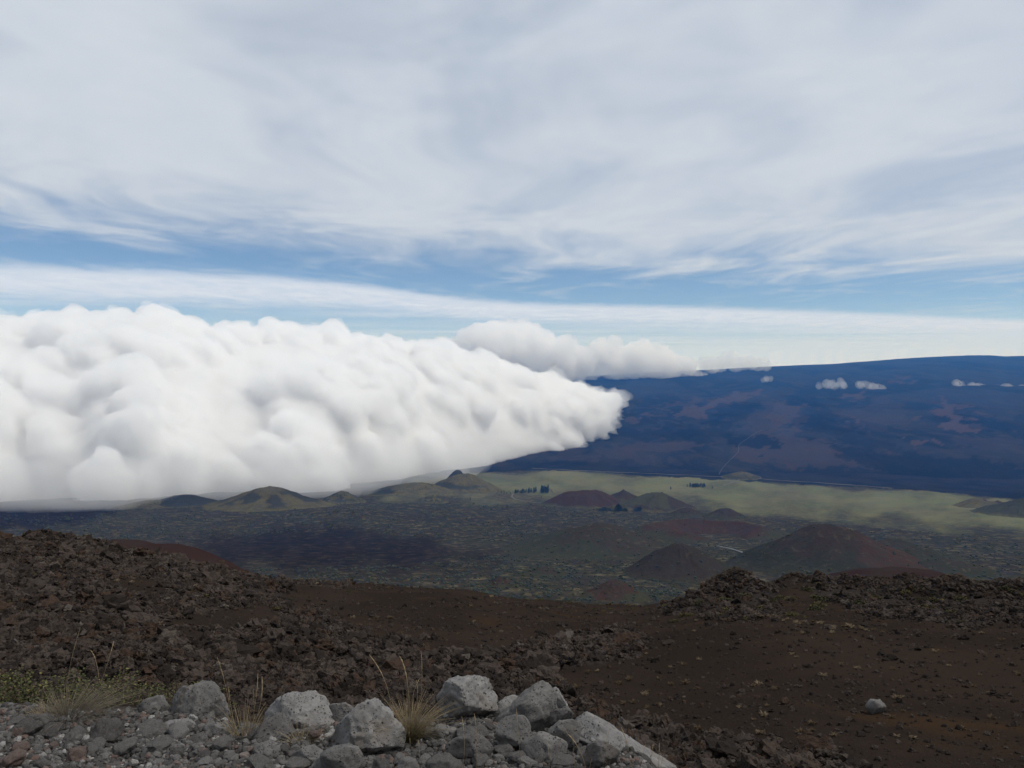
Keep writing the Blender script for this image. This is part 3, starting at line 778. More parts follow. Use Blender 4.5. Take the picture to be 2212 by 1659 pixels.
# ------------------------------------------------------------------ roads and tracks
m_road, n = mat_new('asphalt_pale')
pos = n.add('ShaderNodeNewGeometry').outputs['Position']
finish(n, n.mix(n.noise(pos, 0.05, 3), (0.09, 0.09, 0.09), (0.13, 0.13, 0.13)), 0.8)
m_track, n = mat_new('dirt_track')
pos = n.add('ShaderNodeNewGeometry').outputs['Position']
finish(n, n.mix(n.noise(pos, 0.03, 3), (0.075, 0.066, 0.056), (0.105, 0.094, 0.08)), 0.95)
m_trail, n = mat_new('faint_trail')
pos = n.add('ShaderNodeNewGeometry').outputs['Position']
finish(n, n.mix(n.noise(pos, 0.03, 3), (0.035, 0.03, 0.026), (0.06, 0.052, 0.045)), 0.95)
def ribbon(name, pts, width, mat, zf, lo, hi, lift=0.6, label=None):
    P = []
    pts = np.array(pts, float)
    t = np.linspace(0, len(pts) - 1, len(pts) * 10)
    i0 = np.arange(len(pts))
    pxs = np.interp(t, i0, pts[:, 0]); pys = np.interp(t, i0, pts[:, 1])
    k = np.ones(9) / 9
    pxs = np.convolve(np.pad(pxs, 4, 'edge'), k, 'valid'); pys = np.convolve(np.pad(pys, 4, 'edge'), k, 'valid')
    Q = np.array([hit(a, b, zf, lo, hi) for a, b in zip(pxs, pys)])
    kk = np.ones(7) / 7
    Q[:, 1] = np.convolve(np.pad(Q[:, 1], 3, 'edge'), kk, 'valid'); Q[:, 0] = np.convolve(np.pad(Q[:, 0], 3, 'edge'), kk, 'valid')
    d = np.gradient(Q[:, :2], axis=0); d /= np.linalg.norm(d, axis=1)[:, None] + 1e-9
    nr = np.stack([-d[:, 1], d[:, 0]], 1)
    rows = []
    for s in (-0.5, -0.17, 0.17, 0.5):
        xy = Q[:, :2] + nr * width * s
        rows.append(np.concatenate([xy, (zf(xy[:, 0], xy[:, 1]) + lift)[:, None]], 1))
    V_ = np.stack(rows, 1).reshape(-1, 3)
    o = mesh_np(name, V_, grid_faces(len(Q), 4), mat)
    tag(o, label, kind='structure')
    return o
ribbon('road', [(1545, 1180), (1575, 1186), (1605, 1195), (1632, 1205), (1650, 1214), (1656, 1221), (1648, 1226)], 15, m_road, z_plain, 2400, 4200, 4.0, 'grey road curving past the foot of the large dark cone')
ribbon('road', [(1140, 1012), (1200, 1015), (1330, 1021), (1480, 1027), (1600, 1033), (1740, 1042), (1860, 1050), (1940, 1057)], 34, m_track, z_far, 6000, 13000, 5.0, 'straight pale highway crossing the black lava beyond the green plain')
ribbon('track', [(1552, 1028), (1560, 1012), (1582, 990), (1598, 975), (1594, 962), (1612, 950), (1632, 936), (1650, 928)], 9, m_trail, z_far, 8500, 17000, 6.0, 'dirt track climbing from the highway up the dark volcano slope')
ribbon('track', [(1608, 1033), (1585, 1042), (1560, 1050)], 22, m_track, z_plain, 6000, 10500, 4.0, 'short track leading from the highway over the green plain')
ribbon('track', [(1110, 1066), (1104, 1074), (1115, 1080), (1150, 1086), (1200, 1091), (1260, 1095)], 14, m_track, z_plain, 5000, 8000, 3.0, 'winding track below the conifer grove')

# ------------------------------------------------------------------ the slope at the viewer's feet
BROW = [(-800, 1120), (-200, 1140), (0, 1150), (60, 1152), (200, 1167), (400, 1203), (520, 1232), (600, 1247), (800, 1254), (1000, 1266), (1100, 1286), (1250, 1302), (1400, 1302),
        (1500, 1282), (1700, 1244), (2000, 1247), (2212, 1252), (2600, 1255), (3400, 1240)]
BROW_D = [(-800, 95), (0, 105), (400, 115), (800, 140), (1300, 150), (2212, 145), (3400, 140)]
CREST = [(-900, 1540), (0, 1546), (70, 1556), (175, 1571), (310, 1562), (380, 1572), (450, 1580), (520, 1594), (640, 1612), (750, 1602), (890, 1592), (1000, 1576), (1100, 1592),
         (1200, 1585), (1260, 1592), (1330, 1625), (1400, 1670), (1500, 1800), (1700, 2100), (2400, 2300)]
DROP = 2.5
BUMPS = [(1560, 1296, 95, 2.1, 2.8), (1525, 1300, 92, 1.5, 2.8), (1600, 1306, 93, 1.7, 2.2), (1580, 1300, 97, 1.3, 1.8), (1640, 1316, 90, 0.9, 2.0), (1480, 1306, 90, 0.8, 2.6),
         (1712, 1266, 120, 1.3, 2.3), (1768, 1264, 128, 1.2, 1.5), (1830, 1290, 95, 0.8, 2.6), (1870, 1292, 92, 0.6, 1.8), (1905, 1300, 92, 0.3, 2.2), (1960, 1266, 128, 0.9, 1.9), (1985, 1318, 75, 0.7, 2.4),
         (2050, 1272, 115, 1.0, 2.6), (2075, 1270, 112, 0.7, 2.0), (2020, 1322, 72, 1.0, 2.4), (2095, 1330, 70, 0.8, 2.4), (2160, 1322, 72, 1.0, 2.6), (2215, 1330, 70, 0.7, 2.4), (2185, 1268, 125, 0.6, 2.6), (1880, 1312, 80, 0.9, 2.2),
         (300, 1205, 75, 0.9, 2.2), (100, 1180, 80, 0.8, 3.0), (500, 1262, 85, 0.7, 2.4), (620, 1256, 125, 1.2, 1.6), (250, 1460, 17, 0.5, 1.2), (560, 1480, 17, 0.45, 1.4), (380, 1400, 24, 0.5, 1.6), (760, 1470, 19, 0.5, 1.2),
         (200, 1370, 30, 0.8, 2.0), (620, 1400, 26, 0.5, 1.6), (1290, 1405, 27, 0.5, 1.5), (1380, 1400, 27, 0.35, 1.3), (1180, 1425, 23, 0.35, 1.3)]
BUMPXY = [((a - CX) / F * D, D, h, r) for a, b, D, h, r in BUMPS]
ROUGH = [[(-400, 1130), (0, 1140), (420, 1190), (640, 1245), (760, 1262), (740, 1300), (660, 1340), (780, 1362), (820, 1395), (1000, 1420), (1160, 1380), (1330, 1368), (1420, 1395), (1360, 1425), (1190, 1445),
          (1220, 1490), (1310, 1540), (1450, 1565), (1600, 1605), (1760, 1650), (1950, 1730), (-400, 1730)],
         [(1420, 1305), (1490, 1262), (1560, 1225), (1610, 1262), (1650, 1285), (1710, 1320), (1580, 1348), (1430, 1328)],
         [(1740, 1272), (1800, 1272), (1900, 1288), (2000, 1292), (2110, 1298), (2300, 1304), (2300, 1350), (2100, 1348), (1900, 1335), (1780, 1302)]]
SMOOTH = [[(330, 1340), (560, 1322), (640, 1345), (520, 1372), (380, 1370)], [(150, 1250), (420, 1262), (500, 1285), (300, 1290)], [(600, 1285), (800, 1270), (760, 1310), (640, 1312)]]

def near_parts(x, y):
    px = CX + F * np.clip(x / np.maximum(y, 0.8), -1.1, 1.1)
    Db = lerp_tab(px, BROW_D); tb = (lerp_tab(px, BROW) - YH) / F
    De = F * EYE / (lerp_tab(px, CREST) - YH) * 1.02
    s = (tb * Db - EYE - DROP) / (Db - De)
    z = -DROP * sstep(y, De, De + 4.2) - s * np.maximum(y - De - 0.1, 0) - 0.55 * softplus(y - Db, 7.0) + 0.55 * softplus(-Db, 7.0)
    z = z + 0.28 * np.maximum(-y - 7, 0)
    z = z - 0.02 * np.maximum(0, x * 0)
    for bx, by, h, r in BUMPXY:
        d2 = ((x - bx) ** 2 + (y - by) ** 2) / (r * r)
        z = z + h * np.exp(-d2)
    return z, px, De, Db

def rough_mask(px, py):
    px = px + 40 * fbm2(px, py * 2.5, 90, 3, 0.55, 4.4); py = py + 10 * fbm2(px, py * 2.5, 90, 3, 0.55, 8.8)
    m = np.zeros(np.shape(px))
    for P in ROUGH: m = np.maximum(m, in_poly(px, py, P))
    for P in SMOOTH: m = np.where(in_poly(px, py, P), 0.15, m)
    return m

def z_near(x, y, full=False):
    x = np.asarray(x, float); y = np.asarray(y, float)
    z, px, De, Db = near_parts(x, y)
    _, py = to_px(x, y, z)
    rm = np.where(y > De + 0.5, rough_mask(px, py), 0.0)
    out = sstep(y, De + 0.3, De + 3.0)
    z = z + out * (0.9 * fbm2(x, y, 16.0, 3, 0.5, 1.5) * sstep(y, 15, 60) + 0.10 * fbm2(x, y, 2.4, 3, 0.5, 2.5))
    z = z + out * rm * (0.30 * fbm2(x, y, 1.5, 3, 0.6, 3.5, ridged=True) - 0.12 + 0.35 * fbm2(x, y, 5.0, 2, 0.5, 6.5))
    z = z + (1 - out) * (0.02 * fbm2(x, y, 0.16, 3, 0.6, 5.5) + 0.035 * fbm2(x, y, 0.6, 2, 0.5, 7.5)) * sstep(y, 0.5, 2.0)
    if full: return z, px, py, rm, 1 - sstep(y, De + 0.05, De + 0.35)
    return z

m_gr, n = mat_new('cinder_ground')
pos = n.add('ShaderNodeNewGeometry').outputs['Position']
big = n.noise(pos, 0.09, 4, 0.6); mid = n.noise(pos, 0.9, 5, 0.65); fin = n.noise(pos, 9.0, 5, 0.7); grit = n.voro(pos, 26.0)
c = n.mix(n.ss(big, 0.4, 0.62), (0.0215, 0.0155, 0.0125), (0.0300, 0.0205, 0.0155))
c = n.mix(n.ss(n.noise(pos, 0.16, 3, 0.55, 0.5), 0.58, 0.72, 0.0, 0.75), c, (0.046, 0.0265, 0.0140))
c = n.mix(n.ss(fin, 0.4, 0.7, 0.0, 0.6), c, (0.033, 0.0265, 0.0220))
c = n.mix(n.ss(mid, 0.5, 0.7, 0.0, 0.5), c, (0.022, 0.017, 0.014))
ro = n.mix(n.ss(fin, 0.35, 0.65), (0.020, 0.017, 0.015), (0.042, 0.034, 0.029))
c = n.mix(attr(n, 'rough'), c, ro)
gv = n.mix(n.ss(fin, 0.35, 0.65), (0.075, 0.071, 0.068), (0.13, 0.122, 0.114))
gv = n.mix(n.ss(n.noise(pos, 60.0, 3, 0.7), 0.4, 0.6), gv, (0.05, 0.046, 0.043))
c = n.mix(attr(n, 'gravel'), c, gv)
hgt = n.m('ADD', n.m('MULTIPLY', fin, 0.6), n.m('MULTIPLY', grit, -0.35))
finish(n, c, 0.95, bump=hgt, bdist=0.06, bstr=0.9, spec=0.0)

TH2 = wedge_angles(0.21, 43, 4.0)
R2 = np.concatenate([np.geomspace(0.4, 2.6, 12)[:-1], np.geomspace(2.6, 6.0, 90)[:-1], np.geomspace(6.0, 190, 300), np.geomspace(200, 900, 14)])
tt, rr = np.meshgrid(TH2, R2)
gx = rr * np.sin(tt); gy = rr * np.cos(tt)
gz, gpx, gpy, grm, ggv = z_near(gx, gy, True)
ground = mesh_np('ground', np.stack([gx, gy, gz], -1).reshape(-1, 3), grid_faces(len(R2), len(TH2), True), m_gr,
                 attrs={'rough': grm.ravel(), 'gravel': ggv.ravel()})
tag(ground, kind='structure')

# ------------------------------------------------------------------ rocks
def rock_shape(sub, seed, flat=0.75, rough=0.35, facets=5):
    v, f = ICO[sub]
    g = np.random.default_rng(seed)
    p = v.copy()
    for k in range(facets):
        nrm = g.normal(size=3); nrm /= np.linalg.norm(nrm); d = g.uniform(0.55, 0.85)
        t = np.maximum(p @ nrm - d, 0); p = p - t[:, None] * nrm * 0.85
    p = p * (1 + rough * fbm(v * 1.6 + seed * 3.1, 4, 0.6))[:, None]
    p = p * np.array([g.uniform(0.8, 1.25), g.uniform(0.8, 1.15), flat * g.uniform(0.8, 1.2)])
    return p, f

def rot_rand(g, n_, tilt=0.5):
    a = g.uniform(0, 2 * np.pi, n_); b = g.normal(size=n_) * tilt; c_ = g.normal(size=n_) * tilt
    def rz(t): 
        o = np.zeros_like(t); i = np.ones_like(t)
        return np.stack([np.stack([np.cos(t), -np.sin(t), o], -1), np.stack([np.sin(t), np.cos(t), o], -1), np.stack([o, o, i], -1)], -2)
    def rx(t):
        o = np.zeros_like(t); i = np.ones_like(t)
        return np.stack([np.stack([i, o, o], -1), np.stack([o, np.cos(t), -np.sin(t)], -1), np.stack([o, np.sin(t), np.cos(t)], -1)], -2)
    return rz(c_ * 0 + a) @ rx(b) @ rz(c_)

def rock_soup(name, cen, rad, shapes, mat, seed, tint, parent=None, tilt=0.5, smooth=False):
    """many rocks as one mesh"""
    g = np.random.default_rng(seed)
    Rm = rot_rand(g, len(cen), tilt)
    pick = g.integers(0, len(shapes), len(cen))
    V_, F_, T_, o = [], [], [], 0
    for k, (v, f) in enumerate(shapes):
        s = np.where(pick == k)[0]
        if not len(s): continue
        q = np.einsum('nij,kj->nki', Rm[s], v) * rad[s][:, None, None] + cen[s][:, None, :]
        V_.append(q.reshape(-1, 3)); F_.append((f[None] + (np.arange(len(s)) * len(v))[:, None, None] + o).reshape(-1, 3))
        T_.append(np.repeat(tint[s], len(v))); o += len(s) * len(v)
    ob = mesh_np(name, np.concatenate(V_), np.concatenate(F_), mat, smooth=smooth, parent=parent, attrs={'tint': np.concatenate(T_)})
    return ob

m_lava, n = mat_new('clinker')
pos = n.add('ShaderNodeNewGeometry').outputs['Position']
rnd = n.add('ShaderNodeObjectInfo').outputs['Random']
tn = rnd
fin = n.noise(pos, 14.0, 5, 0.7); pit = n.voro(pos, 45.0)
c = n.mix(n.ss(tn, 0.15, 0.7), (0.027, 0.0215, 0.018), (0.068, 0.053, 0.044))
c = n.mix(n.ss(tn, 0.80, 0.86), c, (0.056, 0.036, 0.026))
c = n.mix(n.ss(tn, 0.965, 0.99), c, (0.10, 0.085, 0.072))
c = n.mix(n.ss(fin, 0.42, 0.65, 0.0, 0.6), c, (0.020, 0.016, 0.014))
finish(n, c, 0.92, bump=n.m('ADD', fin, n.m('MULTIPLY', pit, -0.4)), bdist=0.04, bstr=0.9, spec=0.04)

g = np.random.default_rng(101)
def scatter(N, Dlo, Dhi, dens, power=1.0):
    """places on the slope, spread evenly over the ground, kept with the chance dens(rm, px, py)"""
    D = np.sqrt(g.uniform(Dlo ** 2, Dhi ** 2, N)) if power == 1 else np.exp(g.uniform(np.log(Dlo), np.log(Dhi), N))
    x = g.uniform(-0.72, 0.72, N) * D
    z, px, py, rm, gv_ = z_near(x, D, True)
    keep = (g.uniform(size=N) < dens(rm, px, py, D)) & (px > -60) & (px < 2272) & (py < 1720)
    De = F * EYE / (lerp_tab(px, CREST) - YH)
    keep &= D > De + 0.6
    return np.stack([x, D, z], -1)[keep], rm[keep], px[keep], py[keep]

def clinker_shape(sub, seed, flat=0.85):
    """a knobbly, torn lump"""
    v, f = ICO[sub]
    g_ = np.random.default_rng(seed)
    p = v.copy()
    for k in range(4):
        nrm = g_.normal(size=3); nrm /= np.linalg.norm(nrm); d = g_.uniform(0.45, 0.8)
        t = np.maximum(p @ nrm - d, 0); p = p - t[:, None] * nrm * 0.9
    p = p * (1 + 0.75 * fbm(v * 1.5 + seed * 3.1, 3, 0.6) + 0.30 * (fbm(v * 3.4 + seed * 1.7, 3, 0.6, ridged=True) - 0.4))[:, None]
    return p * np.array([g_.uniform(0.8, 1.3), g_.uniform(0.8, 1.15), flat * g_.uniform(0.75, 1.15)]), f

def instancer(name, cen, rad, rot, meshes, parent, seed):
    """many copies of a few lumps, one object"""
    me = bpy.data.meshes.new(name); me.vertices.add(len(cen)); me.vertices.foreach_set('co', np.asarray(cen, np.float32).ravel())
    a = me.attributes.new('rad', 'FLOAT', 'POINT'); a.data.foreach_set('value', np.asarray(rad, np.float32))
    a = me.attributes.new('rot', 'FLOAT_VECTOR', 'POINT'); a.data.foreach_set('vector', np.asarray(rot, np.float32).ravel())
    o = link(name, me, parent)
    coll = bpy.data.collections.new(name + '_pieces')
    for m in meshes: coll.objects.link(bpy.data.objects.new(name + '_piece', m))
    gt = bpy.data.node_groups.new(name, 'GeometryNodeTree')
    gt.interface.new_socket('Geometry', in_out='INPUT', socket_type='NodeSocketGeometry')
    gt.interface.new_socket('Geometry', in_out='OUTPUT', socket_type='NodeSocketGeometry')
    N = gt.nodes; L = gt.links
    gi = N.new('NodeGroupInput'); go = N.new('NodeGroupOutput')
    ci = N.new('GeometryNodeCollectionInfo'); ci.inputs['Collection'].default_value = coll
    ci.inputs['Separate Children'].default_value = True; ci.inputs['Reset Children'].default_value = True
    ip = N.new('GeometryNodeInstanceOnPoints'); ip.inputs['Pick Instance'].default_value = True
    r_ = N.new('GeometryNodeInputNamedAttribute'); r_.data_type = 'FLOAT'; r_.inputs['Name'].default_value = 'rad'
    q_ = N.new('GeometryNodeInputNamedAttribute'); q_.data_type = 'FLOAT_VECTOR'; q_.inputs['Name'].default_value = 'rot'
    er = N.new('FunctionNodeEulerToRotation')
    rv = N.new('FunctionNodeRandomValue'); rv.data_type = 'INT'
    [s_ for s_ in rv.inputs if s_.name == 'Max' and s_.type == 'INT'][0].default_value = len(meshes) - 1
    [s_ for s_ in rv.inputs if s_.name == 'Seed'][0].default_value = seed
    L.new(gi.outputs[0], ip.inputs['Points']); L.new(ci.outputs[0], ip.inputs['Instance'])
    L.new(q_.outputs['Attribute'], er.inputs[0]); L.new(er.outputs[0], ip.inputs['Rotation'])
    L.new(r_.outputs['Attribute'], ip.inputs['Scale'])
    L.new([s_ for s_ in rv.outputs if s_.type == 'INT'][0], ip.inputs['Instance Index'])
    L.new(ip.outputs[0], go.inputs[0])
    md = o.modifiers.new('scatter', 'NODES'); md.node_group = gt
    o['kind'] = 'stuff'
    return o

def keep_mesh(v, f, mat, smooth=False, name='lump'):
    t_ = mesh_np(name, v, f, mat, smooth=smooth); me = t_.data; bpy.data.objects.remove(t_); return me

lava_me = [keep_mesh(*clinker_shape(3, 40 + k), m_lava, False, 'lava_rock') for k in range(10)]
# clinker: close packed lumps
c1, rm1, px1, py1 = scatter(42000, 6, 24, lambda rm, px, py, D: 0.05 + 0.95 * (rm > 0.5))
r1 = np.clip(np.exp(g.normal(np.log(0.072), 0.45, len(c1))) * np.where(rm1 > 0.5, 1.0, 0.5), 0.015, 0.26)
c2, rm2, px2, py2 = scatter(70000, 22, 62, lambda rm, px, py, D: 0.04 + 0.80 * (rm > 0.5))
r2 = np.clip(np.exp(g.normal(np.log(0.095), 0.5, len(c2))) * np.where(rm2 > 0.5, 1.0, 0.55), 0.03, 0.5)
c3, rm3, px3, py3 = scatter(60000, 58, 150, lambda rm, px, py, D: 0.05 + np.where(px > 1350, 0.22, 0.6) * (rm > 0.5))
r3 = np.clip(np.exp(g.normal(np.log(0.17), 0.55, len(c3))) * np.where(rm3 > 0.5, 1.0, 0.5), 0.06, 0.8)
# boulder heaps of the outcrops
ob_c, ob_r = [], []
for bx, by, h, r in BUMPXY[:25]:
    k = int(60 + 110 * h)
    xy = np.stack([g.normal(bx, r * 0.8, k), g.normal(by, r * 0.8, k)], 1)
    z = z_near(xy[:, 0], xy[:, 1]); q = np.clip(np.exp(g.normal(np.log(0.15), 0.5, k)), 0.06, 0.6)
    ob_c.append(np.concatenate([xy, (z + q * 0.2)[:, None]], 1)); ob_r.append(q)
c4 = np.concatenate(ob_c); r4 = np.concatenate(ob_r)
# loose pebbles over the smooth cinder
c5, rm5, px5, py5 = scatter(20000, 9, 120, lambda rm, px, py, D: 0.9 * (rm < 0.5) * np.clip(0.25 + 1.6 * (fbm2(px, py * 3, 120, 3, 0.5, 9.3) + 0.25), 0.05, 1), power=0)
r5 = np.clip(np.exp(g.normal(np.log(0.019), 0.62, len(c5))) * (c5[:, 1] / 20) ** 0.75, 0.010, 0.30)
print('rocks', len(c1), len(c2), len(c3), len(c4), len(c5))
allc = np.concatenate([c1, c2, c3, c4, c5]); allr = np.concatenate([r1, r2, r3, r4, r5])
allc[:, 2] += allr * 0.15
top = np.argsort(-(allr / allc[:, 1]))[:300]
Rm = rot_rand(g, 300, 0.5)
for k, i in enumerate(top):
    o = bpy.data.objects.new('lava_rock', lava_me[k % len(lava_me)]); C.objects.link(o); o.parent = ground
    o.matrix_local = Matrix.Translation(Vector(allc[i])) @ Matrix(Rm[k].tolist()).to_4x4() @ Matrix.Scale(float(allr[i]), 4)
rest = np.ones(len(allc), bool); rest[top] = False
nr_ = int(rest.sum())
eul = np.stack([g.normal(size=nr_) * 0.5, g.normal(size=nr_) * 0.5, g.uniform(0, 6.283, nr_)], 1)
instancer('lava_clinker', allc[rest], allr[rest], eul, lava_me, ground, 3)

# ------------------------------------------------------------------ grey boulders along the roadside
def grey_mat(name, a, b, warm=0.0, pits=1.0):
    m, n = mat_new(name)
    tc_ = n.add('ShaderNodeTexCoord').outputs['Object']
    rnd = n.add('ShaderNodeObjectInfo').outputs['Random']
    off = n.add('ShaderNodeVectorMath', {0: tc_, 1: n.xyz(n.m('MULTIPLY', rnd, 7.0), rnd, n.m('MULTIPLY', rnd, 3.0))}, operation='ADD').outputs[0]
    big = n.noise(off, 9.0, 4, 0.6); fin = n.noise(off, 60.0, 5, 0.7); vo = n.voro(off, 95.0); vb = n.voro(off, 38.0)
    spare = n.noise(off, 22.0, 2, 0.5)
    c = n.mix(n.ss(big, 0.35, 0.65), a, b)
    c = n.mix(n.ss(fin, 0.4, 0.7, 0.0, 0.5), c, tuple(q * 0.6 for q in a))
    hole = n.m('MULTIPLY', n.ss(vo, 0.16, 0.30, 1.0, 0.0), n.ss(spare, 0.42, 0.56))
    hole2 = n.m('MULTIPLY', n.ss(vb, 0.12, 0.24, 1.0, 0.0), n.ss(big, 0.45, 0.55))
    hole = n.m('MAXIMUM', hole, hole2)
    c = n.mix(n.m('MULTIPLY', hole, 0.75 * pits), c, tuple(q * 0.22 for q in a))
    st_ = n.ss(n.noise(off, 5.0, 3, 0.55), 0.55, 0.7, 0.0, 0.55)
    c = n.mix(st_, c, (a[0] * 0.75 + 0.02, a[1] * 0.66 + 0.01, a[2] * 0.58))
    h_ = n.m('SUBTRACT', n.m('ADD', n.m('MULTIPLY', fin, 0.5), n.m('MULTIPLY', big, 0.6)), n.m('MULTIPLY', hole, 0.9))
    finish(n, c, 0.93, bump=h_, bdist=0.012, bstr=0.9, spec=0.15)
    return m
G_PALE = grey_mat('grey_vesicular_rock', (0.165, 0.158, 0.15), (0.225, 0.215, 0.205))
G_MID = grey_mat('mid_grey_rock', (0.11, 0.105, 0.10), (0.17, 0.16, 0.15))
G_DARK = grey_mat('dark_grey_rock', (0.078, 0.073, 0.069), (0.125, 0.116, 0.11))
G_PINK = grey_mat('pinkish_rock', (0.125, 0.092, 0.08), (0.19, 0.145, 0.125))
def k1(P): return [(0.3472 * a, 1316.6 + 0.3472 * b) for a, b in P]
def k2(P): return [(713 + 0.3472 * a, 1316.6 + 0.3472 * b) for a, b in P]
def k3(P): return [(1426.4 + 0.3552 * a, 1316.6 + 0.3552 * b) for a, b in P]

def boulder_mesh(name, outline, D, depth, seed, mat, sub=5, lump=0.115, facets=8):
    """a solid stone whose outline is drawn at distance D; depth = half thickness relative to its half width"""
    O = np.array(outline, float)
    # resample and round the outline
    seg = np.linalg.norm(np.roll(O, -1, 0) - O, axis=1); t = np.concatenate([[0], np.cumsum(seg)])
    u = np.linspace(0, t[-1], 240, endpoint=False); Oc = np.concatenate([O, O[:1]])
    q = np.stack([np.interp(u, t, Oc[:, 0]), np.interp(u, t, Oc[:, 1])], 1)
    for _ in range(5): q = (np.roll(q, 1, 0) + 2 * q + np.roll(q, -1, 0)) / 4
    cen = (q.max(0) + q.min(0)) / 2
    q = cen + (q - cen) * 1.045
    d = (q - cen) * np.array([1, -1]) * D / F
    ang_ = np.arctan2(d[:, 1], d[:, 0]); rad_ = np.hypot(d[:, 0], d[:, 1])
    o_ = np.argsort(ang_); ang_ = ang_[o_]; rad_ = rad_[o_]
    v, f = ICO[sub]
    th = np.arctan2(v[:, 2], v[:, 0])
    Rr = np.interp(th, np.concatenate([ang_ - 2 * np.pi, ang_, ang_ + 2 * np.pi]), np.tile(rad_, 3))
    cp = np.hypot(v[:, 0], v[:, 2])
    hw = (q[:, 0].max() - q[:, 0].min()) / 2 * D / F; hh_ = (q[:, 1].max() - q[:, 1].min()) / 2 * D / F
    m_ = math.sqrt(hw * hh_)
    rr_ = Rr * cp ** 0.8
    p = np.stack([rr_ * np.cos(th), m_ * depth * np.sign(v[:, 1]) * np.abs(v[:, 1]) ** 0.85, rr_ * np.sin(th)], 1)
    g_ = np.random.default_rng(seed)
    for k in range(facets):
        nrm = np.array([g_.normal() * 0.75, -abs(g_.normal()) * 0.5 - 0.9, g_.normal() * 0.65 + 0.15]); nrm /= np.linalg.norm(nrm)
        e = (p @ nrm).max() * g_.uniform(0.42, 0.78)
        tq_ = p @ nrm - e
        p = p - np.maximum(tq_, 0)[:, None] * nrm * 0.97
    s_ = m_
    nn = p / (np.linalg.norm(p, axis=1)[:, None] + 1e-9)
    w1 = fbm(p / s_ * 1.5 + seed, 3, 0.5); w2 = fbm(p / s_ * 5.0 + seed * 2, 4, 0.6)
    rid = fbm(p / s_ * 2.6 + seed * 4, 3, 0.55, ridged=True)
    p = p + nn * (s_ * (lump * w1 + lump * 0.75 * w2 + lump * 0.5 * (rid - 0.3)))[:, None]
    pit = fbm(p / 0.016 + seed, 2, 0.5)
    p = p - nn * (0.0055 * sstep(pit, 0.22, 0.5))[:, None]
    c0 = place(cen[0], cen[1], D)
    return p, f, c0

